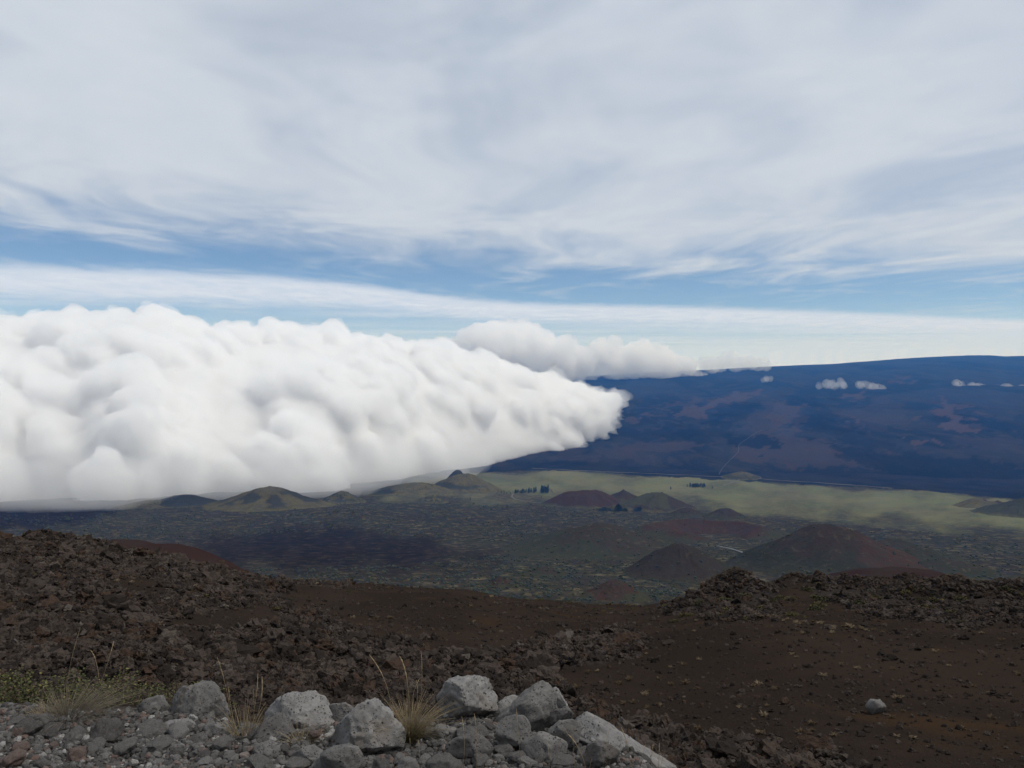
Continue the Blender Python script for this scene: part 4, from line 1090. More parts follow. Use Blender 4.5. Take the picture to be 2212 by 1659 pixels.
BOULDERS = [
    (k1([(995, 555), (1060, 520), (1150, 500), (1270, 475), (1315, 485), (1345, 530), (1400, 640), (1412, 700), (1390, 750), (1220, 760), (1090, 740), (1040, 660), (1000, 600)]), 4.0, 0.85, G_MID, 'broad grey boulder with a slanting flat top left of the upright dry grass'),
    (k1([(822, 645), (850, 605), (900, 570), (985, 545), (1010, 580), (1050, 650), (1085, 720), (1000, 740), (900, 715), (830, 690)]), 4.05, 0.8, G_MID, 'grey boulder with a shadowed right side, leaning on the broad slanting boulder'),
    (k1([(1620, 680), (1660, 620), (1720, 575), (1780, 550), (1850, 558), (1890, 530), (1940, 526), (1985, 560), (2040, 605), (2052, 660), (2085, 740), (2050, 790), (1960, 820), (1850, 800), (1740, 760), (1640, 730)]), 3.95, 0.9, G_PALE, 'pale smooth boulder with a rounded knob top between the two middle grass tufts'),
    (k1([(1585, 800), (1610, 750), (1650, 700), (1720, 660), (1765, 690), (1795, 750), (1850, 830), (1880, 900), (1800, 920), (1680, 905), (1590, 870)]), 3.72, 0.8, G_DARK, 'pitted pointed grey rock in front of the knob topped boulder'),
    (k1([(2040, 610), (2080, 597), (2140, 595), (2190, 625), (2230, 665), (2190, 740), (2130, 770), (2060, 760), (2030, 690)]), 4.0, 0.8, G_MID, 'small grey rock wedged behind between the knob topped and the pitted flat boulders'),
    (k2([(150, 640), (200, 605), (260, 592), (300, 600), (325, 640), (380, 680), (385, 715), (430, 745), (460, 785), (450, 840), (405, 880), (375, 935), (320, 935), (270, 905), (150, 890), (20, 880), (-25, 845), (5, 790), (50, 745), (90, 690)]), 3.62, 0.9, G_PALE, 'large pale pitted boulder left of the tall golden grass tuft'),
    (k2([(655, 590), (668, 550), (700, 520), (720, 465), (790, 448), (870, 443), (940, 430), (985, 450), (1005, 500), (1042, 565), (1035, 620), (1010, 680), (960, 730), (860, 740), (740, 745), (690, 700), (670, 640)]), 3.95, 0.85, G_PALE, 'tall rounded pale boulder right of the tall golden grass tuft'),
    (k2([(985, 720), (1020, 640), (1045, 590), (1090, 558), (1170, 550), (1200, 580), (1160, 660), (1080, 730), (1010, 760)]), 4.02, 0.8, G_PALE, 'grey boulder half hidden between the tall rounded and the peaked boulder'),
    (k2([(975, 790), (1040, 705), (1130, 640), (1200, 555), (1270, 495), (1330, 466), (1372, 488), (1395, 545), (1395, 640), (1400, 740), (1360, 800), (1240, 830), (1080, 830)]), 3.85, 0.85, G_MID, 'dark faced peaked boulder with a pale crest, right of centre'),
    (k2([(1375, 500), (1400, 490), (1425, 505), (1455, 565), (1490, 630), (1515, 665), (1500, 720), (1420, 740), (1380, 690)]), 3.92, 0.7, G_PALE, 'thin upright pale slab against the right side of the peaked boulder'),
    (k2([(1365, 655), (1400, 638), (1480, 622), (1522, 660), (1515, 700), (1450, 722), (1385, 725)]), 3.7, 0.8, G_DARK, 'small dark rock resting below the thin upright slab'),
    (k2([(1030, 740), (1070, 690), (1130, 668), (1200, 672), (1245, 715), (1255, 780), (1240, 840), (1120, 850), (1040, 820)]), 3.62, 0.8, G_MID, 'grey knob of rock in front of the peaked boulder'),
    (k2([(1345, 800), (1370, 750), (1430, 712), (1500, 695), (1545, 705), (1560, 770), (1540, 850), (1440, 870), (1360, 860)]), 3.6, 0.8, G_MID, 'blocky grey rock below the small dark rock'),
    (k2([(1500, 720), (1520, 665), (1560, 660), (1640, 700), (1740, 765), (1800, 790), (1870, 860), (2000, 925), (2100, 980), (2190, 1040), (2100, 1160), (1850, 1140), (1620, 1060), (1520, 900)]), 3.66, 0.75, G_PALE, 'long pale rock slab sloping down to the bottom edge on the right'),
    (k2([(-60, 905), (0, 872), (90, 860), (170, 875), (208, 935), (205, 1010), (100, 1050), (-40, 1030)]), 3.4, 0.8, G_MID, 'brownish rock under the large pale pitted boulder at the bottom edge'),
    (k3([(1262, 600), (1275, 570), (1292, 553), (1330, 562), (1368, 556), (1392, 585), (1404, 618), (1380, 640), (1320, 645), (1275, 630)]), 18.2, 0.9, G_MID, 'lone pale boulder lying on the brown cinder slope on the right'),
]
def ell(cx, cy, rx, ry, seed):
    gg = np.random.default_rng(seed); a = np.linspace(0, 2 * np.pi, 11, endpoint=False)
    q = gg.uniform(0.82, 1.12, 11)
    return [(cx + rx * q[i] * math.cos(a[i]), cy + ry * q[i] * math.sin(a[i])) for i in range(11)]
BOULDERS += [(ell(462, 1588, 36, 22, 1), 3.78, 0.9, G_MID, 'low grey rock in the gravel under the broad slanting boulder'),
    (ell(572, 1628, 34, 24, 2), 3.55, 0.9, G_MID, 'rough grey rock at the foot of the pitted pointed rock'),
    (ell(668, 1640, 40, 24, 3), 3.48, 0.9, G_MID, 'squat grey rock at the bottom edge left of the large pale pitted boulder'),
    (ell(955, 1596, 40, 24, 4), 3.72, 0.9, G_MID, 'flat grey rock at the right foot of the golden tuft'),
    (ell(1010, 1622, 52, 30, 5), 3.52, 0.9, G_DARK, 'rubbly dark lump in the gravel below the tall rounded boulder'),
    (ell(1180, 1622, 58, 32, 6), 3.52, 0.9, G_MID, 'rubbly grey lump in the gravel below the peaked boulder'),
    (ell(1300, 1640, 46, 30, 7), 3.45, 0.9, G_DARK, 'dark rock embedded beside the long pale slab'),
    (ell(385, 1578, 44, 22, 8), 3.85, 0.9, G_PALE, 'pale flat rock in the gravel below the leaning grey boulder'),
    (ell(70, 1572, 50, 26, 9), 3.9, 0.9, G_DARK, 'dark rough rock at the left edge of the gravel')]
for k, (ol, D, dep, mt, lab) in enumerate(BOULDERS):
    if D > 10:
        h_ = hit(np.mean([q[0] for q in ol]), max(q[1] for q in ol) - 3, z_near, 8, 40); D = float(h_[1])
    p, f, c0 = boulder_mesh('boulder', ol, D, dep, 11 + k, mt, 5 if k in (0, 2, 5, 6, 8, 13) else 4)
    o = mesh_np('boulder', p, f, mt); o.location = c0
    tag(o, lab, 'boulder', 'loose grey boulders')

# ------------------------------------------------------------------ roadside gravel
g = np.random.default_rng(303)
stone_me = []
for k in range(14):
    v, f = rock_shape(4, 200 + k, 0.72, 0.26, 12)
    v = v * (1 + 0.10 * (fbm(v * 3.1 + k, 4, 0.6, ridged=True) - 0.4))[:, None]
    t_ = mesh_np('stone', v, f, [G_MID, G_MID, G_DARK, G_PALE, G_PINK, G_MID, G_DARK][k % 7], smooth=True)
    stone_me.append(t_.data); bpy.data.objects.remove(t_)
def berm_pts(N):
    px = g.uniform(-60, 1400, N); cr = lerp_tab(px, CREST)
    py = cr - 30 + (1735 - cr + 26) * g.uniform(0, 1, N)
    D = F * EYE / (py - YH); x = (px - CX) / F * D
    return x, D, px, py
def stone(x, y, r, me, seed, dz=0.3, flat=None):
    gg = np.random.default_rng(seed)
    o = bpy.data.objects.new('stone', me); C.objects.link(o); o.parent = ground
    z = float(z_near(np.array([x]), np.array([y]))[0])
    Rr = Matrix(rot_rand(gg, 1, 0.35)[0].tolist()).to_4x4()
    o.matrix_local = Matrix.Translation((x, y, z + r * dz)) @ Rr @ Matrix.Scale(r, 4)
    return o
# the larger ones where they lie
BIGS = [(56, 1580, 33, G_DARK), (112, 1570, 30, G_DARK), (234, 1577, 44, G_DARK), (160, 1637, 34, G_PINK), (42, 1610, 28, G_PINK), (160, 1590, 24, G_MID), (328, 1570, 38, G_MID), (388, 1580, 30, G_PALE),
        (342, 1612, 30, G_MID), (30, 1562, 24, G_MID), (268, 1612, 30, G_MID), (205, 1610, 24, G_MID), (430, 1600, 24, G_MID), (480, 1612, 30, G_MID), (345, 1645, 16, G_PALE), (375, 1642, 16, G_PALE), (440, 1650, 22, G_PALE),
        (560, 1650, 30, G_MID), (640, 1648, 34, G_MID), (700, 1650, 34, G_PALE), (610, 1622, 20, G_DARK), (880, 1650, 26, G_PALE), (960, 1640, 40, G_MID), (1010, 1600, 34, G_MID), (1052, 1572, 18, G_DARK), (1090, 1620, 28, G_MID),
        (1140, 1650, 26, G_PALE), (1195, 1612, 16, G_PINK), (1160, 1590, 14, G_PINK), (1225, 1600, 20, G_MID), (1260, 1622, 26, G_MID), (1290, 1645, 28, G_MID), (1320, 1630, 20, G_DARK), (972, 1592, 10, G_PALE), (990, 1588, 10, G_PALE), (1215, 1655, 26, G_MID),
        (20, 1650, 40, G_PINK), (90, 1655, 26, G_MID), (1040, 1648, 24, G_MID), (820, 1660, 30, G_DARK), (770, 1655, 22, G_MID)]
cnt = 0
for k, (px, py, rp, mt) in enumerate(BIGS):
    D = F * EYE / (py + rp * 0.35 - YH)
    cand = [m for m in stone_me if m.materials[0] == mt] 
    stone((px - CX) / F * D, D, rp / F * D * 0.88, cand[k % len(cand)], 900 + k, 0.35); cnt += 1
x, D, px, py = berm_pts(300 - cnt)
rr_ = np.clip(np.exp(g.normal(np.log(0.019), 0.42, len(x))), 0.012, 0.05)
for k in range(len(x)):
    stone(float(x[k]), float(D[k]), float(rr_[k]), stone_me[int(g.integers(4, 14))], 2000 + k, 0.4)
x, D, px, py = berm_pts(16000)
rr_ = np.clip(np.exp(g.normal(np.log(0.0095), 0.5, len(x))), 0.004, 0.022)
z = z_near(x, D)
m_grav, n = mat_new('gravel')
tn = n.add('ShaderNodeObjectInfo').outputs['Random']; pos = n.add('ShaderNodeNewGeometry').outputs['Position']
c = n.mix(n.ss(tn, 0.1, 0.8), (0.05, 0.047, 0.044), (0.13, 0.123, 0.115))
c = n.mix(n.ss(tn, 0.82, 0.86), c, (0.13, 0.088, 0.072)); c = n.mix(n.ss(tn, 0.93, 0.95), c, (0.26, 0.25, 0.235))
finish(n, n.mix(n.ss(n.noise(pos, 120.0, 3, 0.7), 0.4, 0.65, 0.0, 0.5), c, (0.05, 0.047, 0.045)), 0.93, bump=n.noise(pos, 160.0, 3, 0.6), bdist=0.004, spec=0.15)
instancer('gravel', np.stack([x, D, z + rr_ * 0.35], -1), rr_, np.stack([g.normal(size=len(x)) * 0.4, g.normal(size=len(x)) * 0.4, g.uniform(0, 6.283, len(x))], 1),
          [keep_mesh(*rock_shape(2, 300 + k, 0.75, 0.35, 9), m_grav, False, 'gravel') for k in range(8)], ground, 9)

# ------------------------------------------------------------------ grass
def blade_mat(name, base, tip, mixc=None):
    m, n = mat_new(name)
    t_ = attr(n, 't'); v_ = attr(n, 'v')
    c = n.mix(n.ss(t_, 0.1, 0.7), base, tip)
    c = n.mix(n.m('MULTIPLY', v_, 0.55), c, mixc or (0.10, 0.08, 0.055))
    finish(n, c, 0.8, spec=0.2)
    return m
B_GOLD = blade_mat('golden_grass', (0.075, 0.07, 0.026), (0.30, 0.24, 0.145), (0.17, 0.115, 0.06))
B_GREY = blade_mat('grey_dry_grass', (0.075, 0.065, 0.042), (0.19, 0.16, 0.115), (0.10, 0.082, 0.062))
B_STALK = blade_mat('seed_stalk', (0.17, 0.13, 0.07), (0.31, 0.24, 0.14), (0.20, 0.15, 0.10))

def tubes(paths, radii):
    """three sided tapering tubes; paths (n,k,3), radii (n,k)"""
    n_, k_, _ = paths.shape
    d = np.gradient(paths, axis=1); d /= np.linalg.norm(d, axis=2)[:, :, None] + 1e-9
    a = np.cross(d, np.array([0.3, 0.9, 0.1])); a /= np.linalg.norm(a, axis=2)[:, :, None] + 1e-9
    b = np.cross(d, a)
    ring = []
    for q in range(3):
        t = q * 2 * np.pi / 3
        ring.append(paths + radii[:, :, None] * (a * math.cos(t) + b * math.sin(t)))
    V_ = np.stack(ring, 2)                     # n,k,3,3
    idx = np.arange(n_ * k_ * 3).reshape(n_, k_, 3)
    F_ = []
    for q in range(3):
        F_.append(np.stack([idx[:, :-1, q], idx[:, :-1, (q + 1) % 3], idx[:, 1:, (q + 1) % 3], idx[:, 1:, q]], -1).reshape(-1, 4))
    return V_.reshape(-1, 3), np.concatenate(F_)

def tuft(px, py, D, n_, h, spread, lean, mat, seed, label, width=0.0014, base_r=0.03, stalks=(), zoff=0.0, name='grass_tuft', group='grass tufts by the roadside'):
    gg = np.random.default_rng(seed)
    base = place(px, py, D)
    root = bpy.data.objects.new(name, None); C.objects.link(root); root.location = base; root.empty_display_size = 0.1
    tag(root, label, 'grass', group)
    a = gg.uniform(0, 2 * np.pi, n_); rad = np.sqrt(gg.uniform(0, 1, n_))
    st_ = np.stack([np.cos(a) * rad * base_r, np.sin(a) * rad * base_r, np.zeros(n_)], 1)
    hh_ = h * gg.uniform(0.45, 1.0, n_)
    out = np.stack([np.cos(a), np.sin(a), np.zeros(n_)], 1) * (spread * (0.25 + rad) * gg.uniform(0.4, 1.3, n_))[:, None] + np.array(lean)[None] + gg.normal(size=(n_, 3)) * 0.10 * np.array([1, 1, 0])
    t = np.linspace(0, 1, 6)[None, :, None]
    up = np.array([0, 0, 1.0])[None, None]
    P = st_[:, None] + hh_[:, None, None] * (out[:, None] * (0.35 * t + 0.65 * t ** 2) + up * (t - 0.32 * t ** 2 * np.minimum(np.linalg.norm(out, axis=1), 1.4)[:, None, None]))
    rd = width * (1 - 0.85 * np.linspace(0, 1, 6))[None] * gg.uniform(0.7, 1.3, n_)[:, None]
    V_, F_ = tubes(P, rd)
    tv = np.repeat(np.tile(np.linspace(0, 1, 6), n_), 3); vv = np.repeat(gg.uniform(0, 1, n_), 18)
    o = mesh_np('blades', V_, F_, mat, parent=root, attrs={'t': tv, 'v': vv}); o['kind'] = 'stuff'
    for (sx, sy, ex, ey, mx_, my_, head, thick) in stalks:
        s0 = (place(sx, sy, D) - base); e0 = (place(ex, ey, D + gg.normal() * 0.05) - base); m0 = (place(mx_, my_, D) - base)
        make_stalk(root, s0, m0, e0, head, thick)
    return root

def make_stalk(root, s0, m0, e0, head, thick, name='seed_stalk'):
    t = np.linspace(0, 1, 22)
    P = ((1 - t) ** 2)[:, None] * s0 + (2 * t * (1 - t))[:, None] * (2 * m0 - (s0 + e0) / 2) + (t ** 2)[:, None] * e0
    r = np.full(22, thick)
    hd = sstep(t, 1 - head, 1 - head * 0.75) * (1 - sstep(t, 0.93, 1.0) * 0.75)
    r = r * (1 - 0.45 * t) + hd * thick * (1.0 + 0.7 * np.sin(np.arange(22) * 2.4)) 
    V_, F_ = tubes(P[None], r[None])
    return mesh_np(name, V_, F_, B_STALK, parent=root, attrs={'t': np.repeat(t, 3), 'v': np.repeat(np.abs(np.sin(t * 9)) * 0.6, 3)})

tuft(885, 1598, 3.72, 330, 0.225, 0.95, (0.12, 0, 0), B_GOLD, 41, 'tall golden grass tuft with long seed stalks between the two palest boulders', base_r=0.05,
     stalks=[(845, 1545, 797, 1415, 832, 1475, 0.45, 0.0013), (882, 1575, 863, 1418, 880, 1480, 0.5, 0.0019), (905, 1560, 909, 1405, 911, 1480, 0.35, 0.0013), (897, 1560, 899, 1470, 902, 1510, 0.4, 0.0014),
             (884, 1545, 907, 1466, 893, 1498, 0.3, 0.001), (870, 1560, 984, 1552, 930, 1558, 0.1, 0.0009), (880, 1555, 842, 1540, 862, 1544, 0.2, 0.0008)])
tuft(528, 1604, 3.78, 90, 0.20, 0.55, (0.05, 0, 0), B_GOLD, 42, 'thin upright golden grass between the slanting boulder and the pointed grey rock', base_r=0.06, width=0.0018,
     stalks=[(500, 1580, 468, 1420, 490, 1500, 0.35, 0.0013), (540, 1570, 556, 1456, 552, 1510, 0.4, 0.0012), (545, 1570, 565, 1462, 562, 1520, 0.45, 0.0016), (548, 1580, 546, 1490, 548, 1535, 0.3, 0.001), (510, 1590, 492, 1485, 500, 1540, 0.25, 0.0011)])
tuft(652, 1618, 3.68, 110, 0.13, 0.9, (0.25, 0, 0.05), B_GOLD, 43, 'short tan grass sprig right of the pointed grey rock', base_r=0.035, stalks=[(650, 1610, 668, 1548, 660, 1580, 0.2, 0.0009)])
tuft(150, 1572, 4.0, 420, 0.24, 1.0, (0.40, 0, 0.0), B_GREY, 44, 'wide greyish dry grass tuft bending right at the left of the gravel', base_r=0.07, width=0.0018,
     stalks=[(140, 1520, 172, 1358, 150, 1440, 0.35, 0.0013), (215, 1480, 245, 1385, 232, 1430, 0.3, 0.0011), (212, 1465, 194, 1405, 206, 1430, 0.5, 0.0018), (150, 1500, 168, 1430, 160, 1460, 0.2, 0.0009)])
tuft(98, 1568, 4.02, 170, 0.14, 0.7, (-0.05, 0, 0), B_GOLD, 45, 'small yellow grass tuft on the left side of the wide greyish tuft', base_r=0.03)
# single stalks in the gravel
ST = [(998, 1670, 997, 1548, 1003, 1610, 0.3, 'thin seed stalk rising in front of the grey knob of rock', 0.0011), (1028, 1668, 1024, 1542, 1030, 1600, 0.25, 'forked pale seed stalk leaning against the gravel right of the golden tuft', 0.0013),
      (1125, 1650, 1115, 1530, 1120, 1590, 0.3, 'thin stalk in front of the peaked boulder', 0.001), (1268, 1680, 1226, 1586, 1255, 1628, 0.35, 'thick bent seed stalk over the gravel left of the long slab', 0.0015),
      (1245, 1675, 1238, 1590, 1240, 1640, 0.2, 'faint stalk just left of the thick bent stalk', 0.0009), (1312, 1668, 1313, 1580, 1311, 1620, 0.3, 'straight stalk before the middle of the long slab', 0.001),
      (1362, 1670, 1342, 1572, 1358, 1620, 0.45, 'tall seed stalk with a full head over the long slab', 0.0013), (1423, 1672, 1425, 1606, 1424, 1640, 0.3, 'stalk at the lower end of the long slab', 0.0011),
      (1386, 1640, 1393, 1612, 1388, 1626, 0.3, 'short stalk left of the stalk at the slab end', 0.0009), (1404, 1648, 1412, 1608, 1408, 1628, 0.3, 'short stalk nearest the stalk at the slab end', 0.0009), (905, 1690, 903, 1600, 906, 1640, 0.2, 'drooping stalk under the golden tuft', 0.0009),
      (1186, 1678, 1182, 1600, 1186, 1640, 0.3, 'thin stalk over the gravel below the peaked boulder', 0.0009)]
for (sx, sy, ex, ey, mx_, my_, hd, lab, th_) in ST:
    D = 3.4
    s0 = place(sx, sy, D); 
    root = bpy.data.objects.new('grass_stalk', None); C.objects.link(root); root.location = s0
    tag(root, lab, 'grass', 'single seed stalks in the gravel')
    make_stalk(root, np.zeros(3), place(mx_, my_, D) - s0, place(ex, ey, D + 0.03) - s0, hd, th_, 'stem')
    if hd > 0.22: make_stalk(root, np.array([0.004, 0, 0]), np.array([0.012, 0.004, 0.035]), np.array([0.022, 0.006, 0.075]), 0.1, th_ * 0.7, 'leaf')

# leafy shrubs behind the gravel on the left
m_leaf, n = mat_new('shrub_leaves')
v_ = attr(n, 'v'); t_ = attr(n, 't')
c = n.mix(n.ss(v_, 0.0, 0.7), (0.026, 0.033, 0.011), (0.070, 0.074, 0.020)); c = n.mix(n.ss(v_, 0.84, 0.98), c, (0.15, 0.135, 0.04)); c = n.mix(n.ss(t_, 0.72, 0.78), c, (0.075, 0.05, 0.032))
finish(n, c, 0.7, spec=0.25)
m_twig, n = mat_new('twigs'); v_ = attr(n, 'v')
finish(n, n.mix(v_, (0.05, 0.036, 0.028), (0.10, 0.078, 0.06)), 0.9)
def shrub(spots, D, seed, label, leaf=0.017, nleaf=1200, top=None):
    """spots: (px, py, rx, ry) clumps seen at D"""
    gg = np.random.default_rng(seed)
    b0 = place(np.mean([s[0] for s in spots]), 1568, D)
    zg = float(z_near(b0[:1], b0[1:2])[0]); b0[2] = zg
    root = bpy.data.objects.new('leafy_shrub', None); C.objects.link(root); root.location = b0
    tag(root, label, 'shrub', 'leafy shrubs behind the gravel')
    wts = np.array([s[2] * s[3] for s in spots], float); wts /= wts.sum()
    tips = []
    for k in range(150):
        s = spots[gg.choice(len(spots), p=wts)]
        tips.append(place(s[0] + gg.normal() * s[2] * 0.55, s[1] + gg.normal() * s[3] * 0.55, D + gg.normal() * 0.18) - b0)
    tips = np.array(tips)
    roots = np.stack([tips[:, 0] * 0.6 + gg.normal(size=150) * 0.05, tips[:, 1] * 0.5, np.zeros(150) - 0.03], 1)
    t = np.linspace(0, 1, 6)[None, :, None]
    mid = (roots + tips) / 2 + gg.normal(size=(150, 3)) * 0.04
    P = (1 - t) ** 2 * roots[:, None] + 2 * t * (1 - t) * mid[:, None] + t ** 2 * tips[:, None]
    V_, F_ = tubes(P, 0.0014 * (1 - 0.6 * np.linspace(0, 1, 6))[None] * np.ones((150, 1)))
    o = mesh_np('stems', V_, F_, m_twig, parent=root, attrs={'v': np.repeat(gg.uniform(0, 1, 150), 18)}); o['kind'] = 'stuff'
    who = gg.integers(0, 150, nleaf); tt_ = gg.uniform(0.45, 1.03, nleaf)
    Pc = (1 - tt_[:, None]) ** 2 * roots[who] + 2 * (tt_ * (1 - tt_))[:, None] * mid[who] + tt_[:, None] ** 2 * tips[who] + gg.normal(size=(nleaf, 3)) * 0.010
    L = leaf * gg.uniform(0.6, 1.3, nleaf)
    Rl = rot_rand(gg, nleaf, 0.9)
    q = np.array([(0, 0, 0), (0.45, 0.36, 0.10), (1.0, 0, 0.02), (0.45, -0.36, 0.10)])
    V_ = (np.einsum('nij,kj->nki', Rl, q) * L[:, None, None] + Pc[:, None]).reshape(-1, 3)
    i = np.arange(nleaf)[:, None] * 4
    F_ = np.concatenate([i + [0, 1, 2], i + [0, 2, 3]])
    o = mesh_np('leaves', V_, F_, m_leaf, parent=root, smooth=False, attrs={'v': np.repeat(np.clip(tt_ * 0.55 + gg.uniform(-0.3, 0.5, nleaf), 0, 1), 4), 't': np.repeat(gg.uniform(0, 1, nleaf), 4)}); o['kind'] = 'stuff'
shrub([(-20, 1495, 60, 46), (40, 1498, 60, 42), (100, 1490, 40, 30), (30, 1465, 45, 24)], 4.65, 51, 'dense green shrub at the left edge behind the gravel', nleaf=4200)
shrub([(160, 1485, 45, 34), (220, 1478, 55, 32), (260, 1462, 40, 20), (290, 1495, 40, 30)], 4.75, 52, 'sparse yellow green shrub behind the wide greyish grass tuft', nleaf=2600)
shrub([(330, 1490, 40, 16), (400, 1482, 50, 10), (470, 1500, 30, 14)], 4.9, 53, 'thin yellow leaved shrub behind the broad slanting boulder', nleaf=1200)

# ------------------------------------------------------------------ small plants on the slope
g = np.random.default_rng(505)
m_pale, n = mat_new('pale_tuft'); v_ = attr(n, 'v')
rnd = n.add('ShaderNodeObjectInfo').outputs['Random']
finish(n, n.mix(n.ss(rnd, 0.2, 0.8), (0.085, 0.058, 0.032), (0.19, 0.145, 0.09)), 0.9)
m_olive, n = mat_new('olive_mound'); rnd = n.add('ShaderNodeObjectInfo').outputs['Random']
pos = n.add('ShaderNodeNewGeometry').outputs['Position']
c = n.mix(n.ss(rnd, 0.2, 0.8), (0.040, 0.036, 0.014), (0.075, 0.058, 0.020)); c = n.mix(n.ss(n.noise(pos, 5.0, 3, 0.6), 0.45, 0.65, 0, 0.7), c, (0.018, 0.018, 0.009))
finish(n, c, 0.9)
def small_tuft_mesh(seed, n_=44, mat=m_pale, w=0.10, hgt=1.0):
    gg = np.random.default_rng(seed)
    a = gg.uniform(0, 6.283, n_); rr_ = gg.uniform(0.1, 1.0, n_)
    d = np.stack([np.cos(a) * rr_, np.sin(a) * rr_, hgt * gg.uniform(0.35, 1.0, n_)], 1)
    t = np.linspace(0, 1, 4)[None, :, None]
    P = d[:, None] * t * np.array([1, 1, 1.25]) - np.array([0, 0, 0.35]) * t ** 2
    V_, F_ = tubes(P, w * (1 - 0.7 * np.linspace(0, 1, 4))[None] * np.ones((n_, 1)))
    o = mesh_np('t', V_, F_, mat, attrs={'v': np.zeros(len(V_))}); me = o.data; bpy.data.objects.remove(o); return me
tm = [small_tuft_mesh(600 + k) for k in range(4)]
def leafy_mound_mesh(seed):
    """a low cushion plant: many small leaf faces spread through a dome"""
    gg = np.random.default_rng(seed); n_ = 260
    d = gg.normal(size=(n_, 3)); d[:, 2] = np.abs(d[:, 2]); d /= np.linalg.norm(d, axis=1)[:, None]
    rr_ = 0.6 + 0.5 * fbm(d * 1.7 + seed, 3) + gg.uniform(-0.15, 0.25, n_)
    cpt = d * rr_[:, None] * np.array([1.0, 0.9, 0.5])
    Rl = rot_rand(gg, n_, 1.0); L = 0.22 * gg.uniform(0.6, 1.4, n_)
    q = np.array([(-0.5, 0, 0), (0.0, 0.35, 0.12), (0.6, 0, 0), (0.0, -0.35, 0.1)])
    V_ = (np.einsum('nij,kj->nki', Rl, q) * L[:, None, None] + cpt[:, None]).reshape(-1, 3)
    i = np.arange(n_)[:, None] * 4
    o = mesh_np('m', V_, np.concatenate([i + [0, 1, 2], i + [0, 2, 3]]), m_olive, smooth=False); me = o.data; bpy.data.objects.remove(o); return me
mm = [leafy_mound_mesh(700 + k) for k in range(4)]
def put(name, me, px, py, rpx, label, cat, group, sq=1.0):
    h_ = hit(px, py, z_near, 8, 190)
    if h_[1] > 185: return
    o = bpy.data.objects.new(name, me); C.objects.link(o)
    r = rpx / F * h_[1]
    o.location = h_; o.scale = (r, r, r * sq); o.rotation_euler = (0, 0, random.uniform(0, 6.28))
    tag(o, label, cat, group)
row = [(1610 + 14 * k + random.uniform(-6, 6), 1331 + 1.9 * k * 0.9 + random.uniform(-4, 4)) for k in range(22)]
for px, py in row:
    put('dry_tuft', tm[random.randrange(4)], px, py, random.uniform(6, 11), 'small pale dry tuft in the line of tufts below the rocky outcrops', 'grass', 'tufts in a line below the outcrops', 0.8)
n_put = 0
while n_put < 90:
    px, py = random.uniform(640, 2212), random.uniform(1290, 1600)
    if float(rough_mask(np.array([px]), np.array([py]))[0]) > 0.5 and random.random() < 0.8: continue
    if py < 1345: lab, grp = 'tiny dry tuft on the brown cinder just below the slope edge', 'tufts below the slope edge'
    elif px < 1300: lab, grp = 'small dry tuft on the smooth cinder in the middle, above the boulders', 'tufts on the middle cinder'
    elif px < 1720: lab, grp = 'small dry tuft on the smooth cinder right of the boulders', 'tufts right of the boulders'
    elif py < 1470: lab, grp = 'small dry tuft on the cinder above the lone pale boulder', 'tufts above the lone boulder'
    else: lab, grp = 'dry tuft on the cinder level with or below the lone pale boulder', 'tufts around the lone boulder'
    put('dry_tuft', tm[random.randrange(4)], px, py, random.uniform(3.4, 7.0) * (1 + (py - 1290) / 260), lab, 'grass', grp, 0.9); n_put += 1
for k in range(46):
    px, py = random.uniform(0, 900), random.uniform(1190, 1440)
    put('dry_tuft', tm[random.randrange(4)], px, py, random.uniform(4, 8), 'small dry tuft among the dark clinker on the left slope', 'grass', 'tufts among the left clinker', 0.9)
for px, py, r in [(1252, 1428, 9), (1300, 1415, 8), (865, 1372, 9), (340, 1352, 12), (1215, 1480, 10), (1270, 1455, 8)]:
    put('orange_tuft', tm[1], px, py, r, 'larger orange dry tuft among the clinker in the middle distance', 'grass', 'larger orange tufts')
for px, py, r in [(300, 1425, 16), (262, 1440, 12)]:
    put('orange_tuft', tm[2], px, py, r, 'brownish twiggy clump behind the left shrubs', 'grass', 'brownish clumps')
for k in range(60):
    px, py = random.choice([(random.uniform(1420, 1720), random.uniform(1290, 1345)), (random.uniform(1690, 2212), random.uniform(1255, 1360)), (random.uniform(1690, 2212), random.uniform(1255, 1300))])
    lab, grp = ('low olive cushion shrub around the tallest rocky outcrop', 'cushion shrubs round the tallest outcrop') if px < 1700 else ('low olive cushion shrub along the slope edge on the right', 'cushion shrubs on the right edge') if py < 1300 else ('low olive cushion shrub among the long rubble band on the right', 'cushion shrubs in the right rubble')
    put('cushion_shrub', mm[random.randrange(4)], px, py, random.uniform(9, 22), lab, 'shrub', grp, 0.9)
for k in range(26):
    px, py = random.uniform(-20, 760), random.uniform(1180, 1330)
    put('cushion_shrub', mm[random.randrange(4)], px, py, random.uniform(6, 14), 'low olive cushion shrub on the upper left slope', 'shrub', 'cushion shrubs on the left', 0.8)
for k in range(22):
    px = random.uniform(1040, 1480); py = float(lerp_tab(px, BROW)) + random.uniform(2, 20)
    put('cushion_shrub', mm[random.randrange(4)], px, py, random.uniform(4, 9), 'low dark shrub along the slope edge in the middle', 'shrub', 'shrubs on the middle slope edge', 0.8)

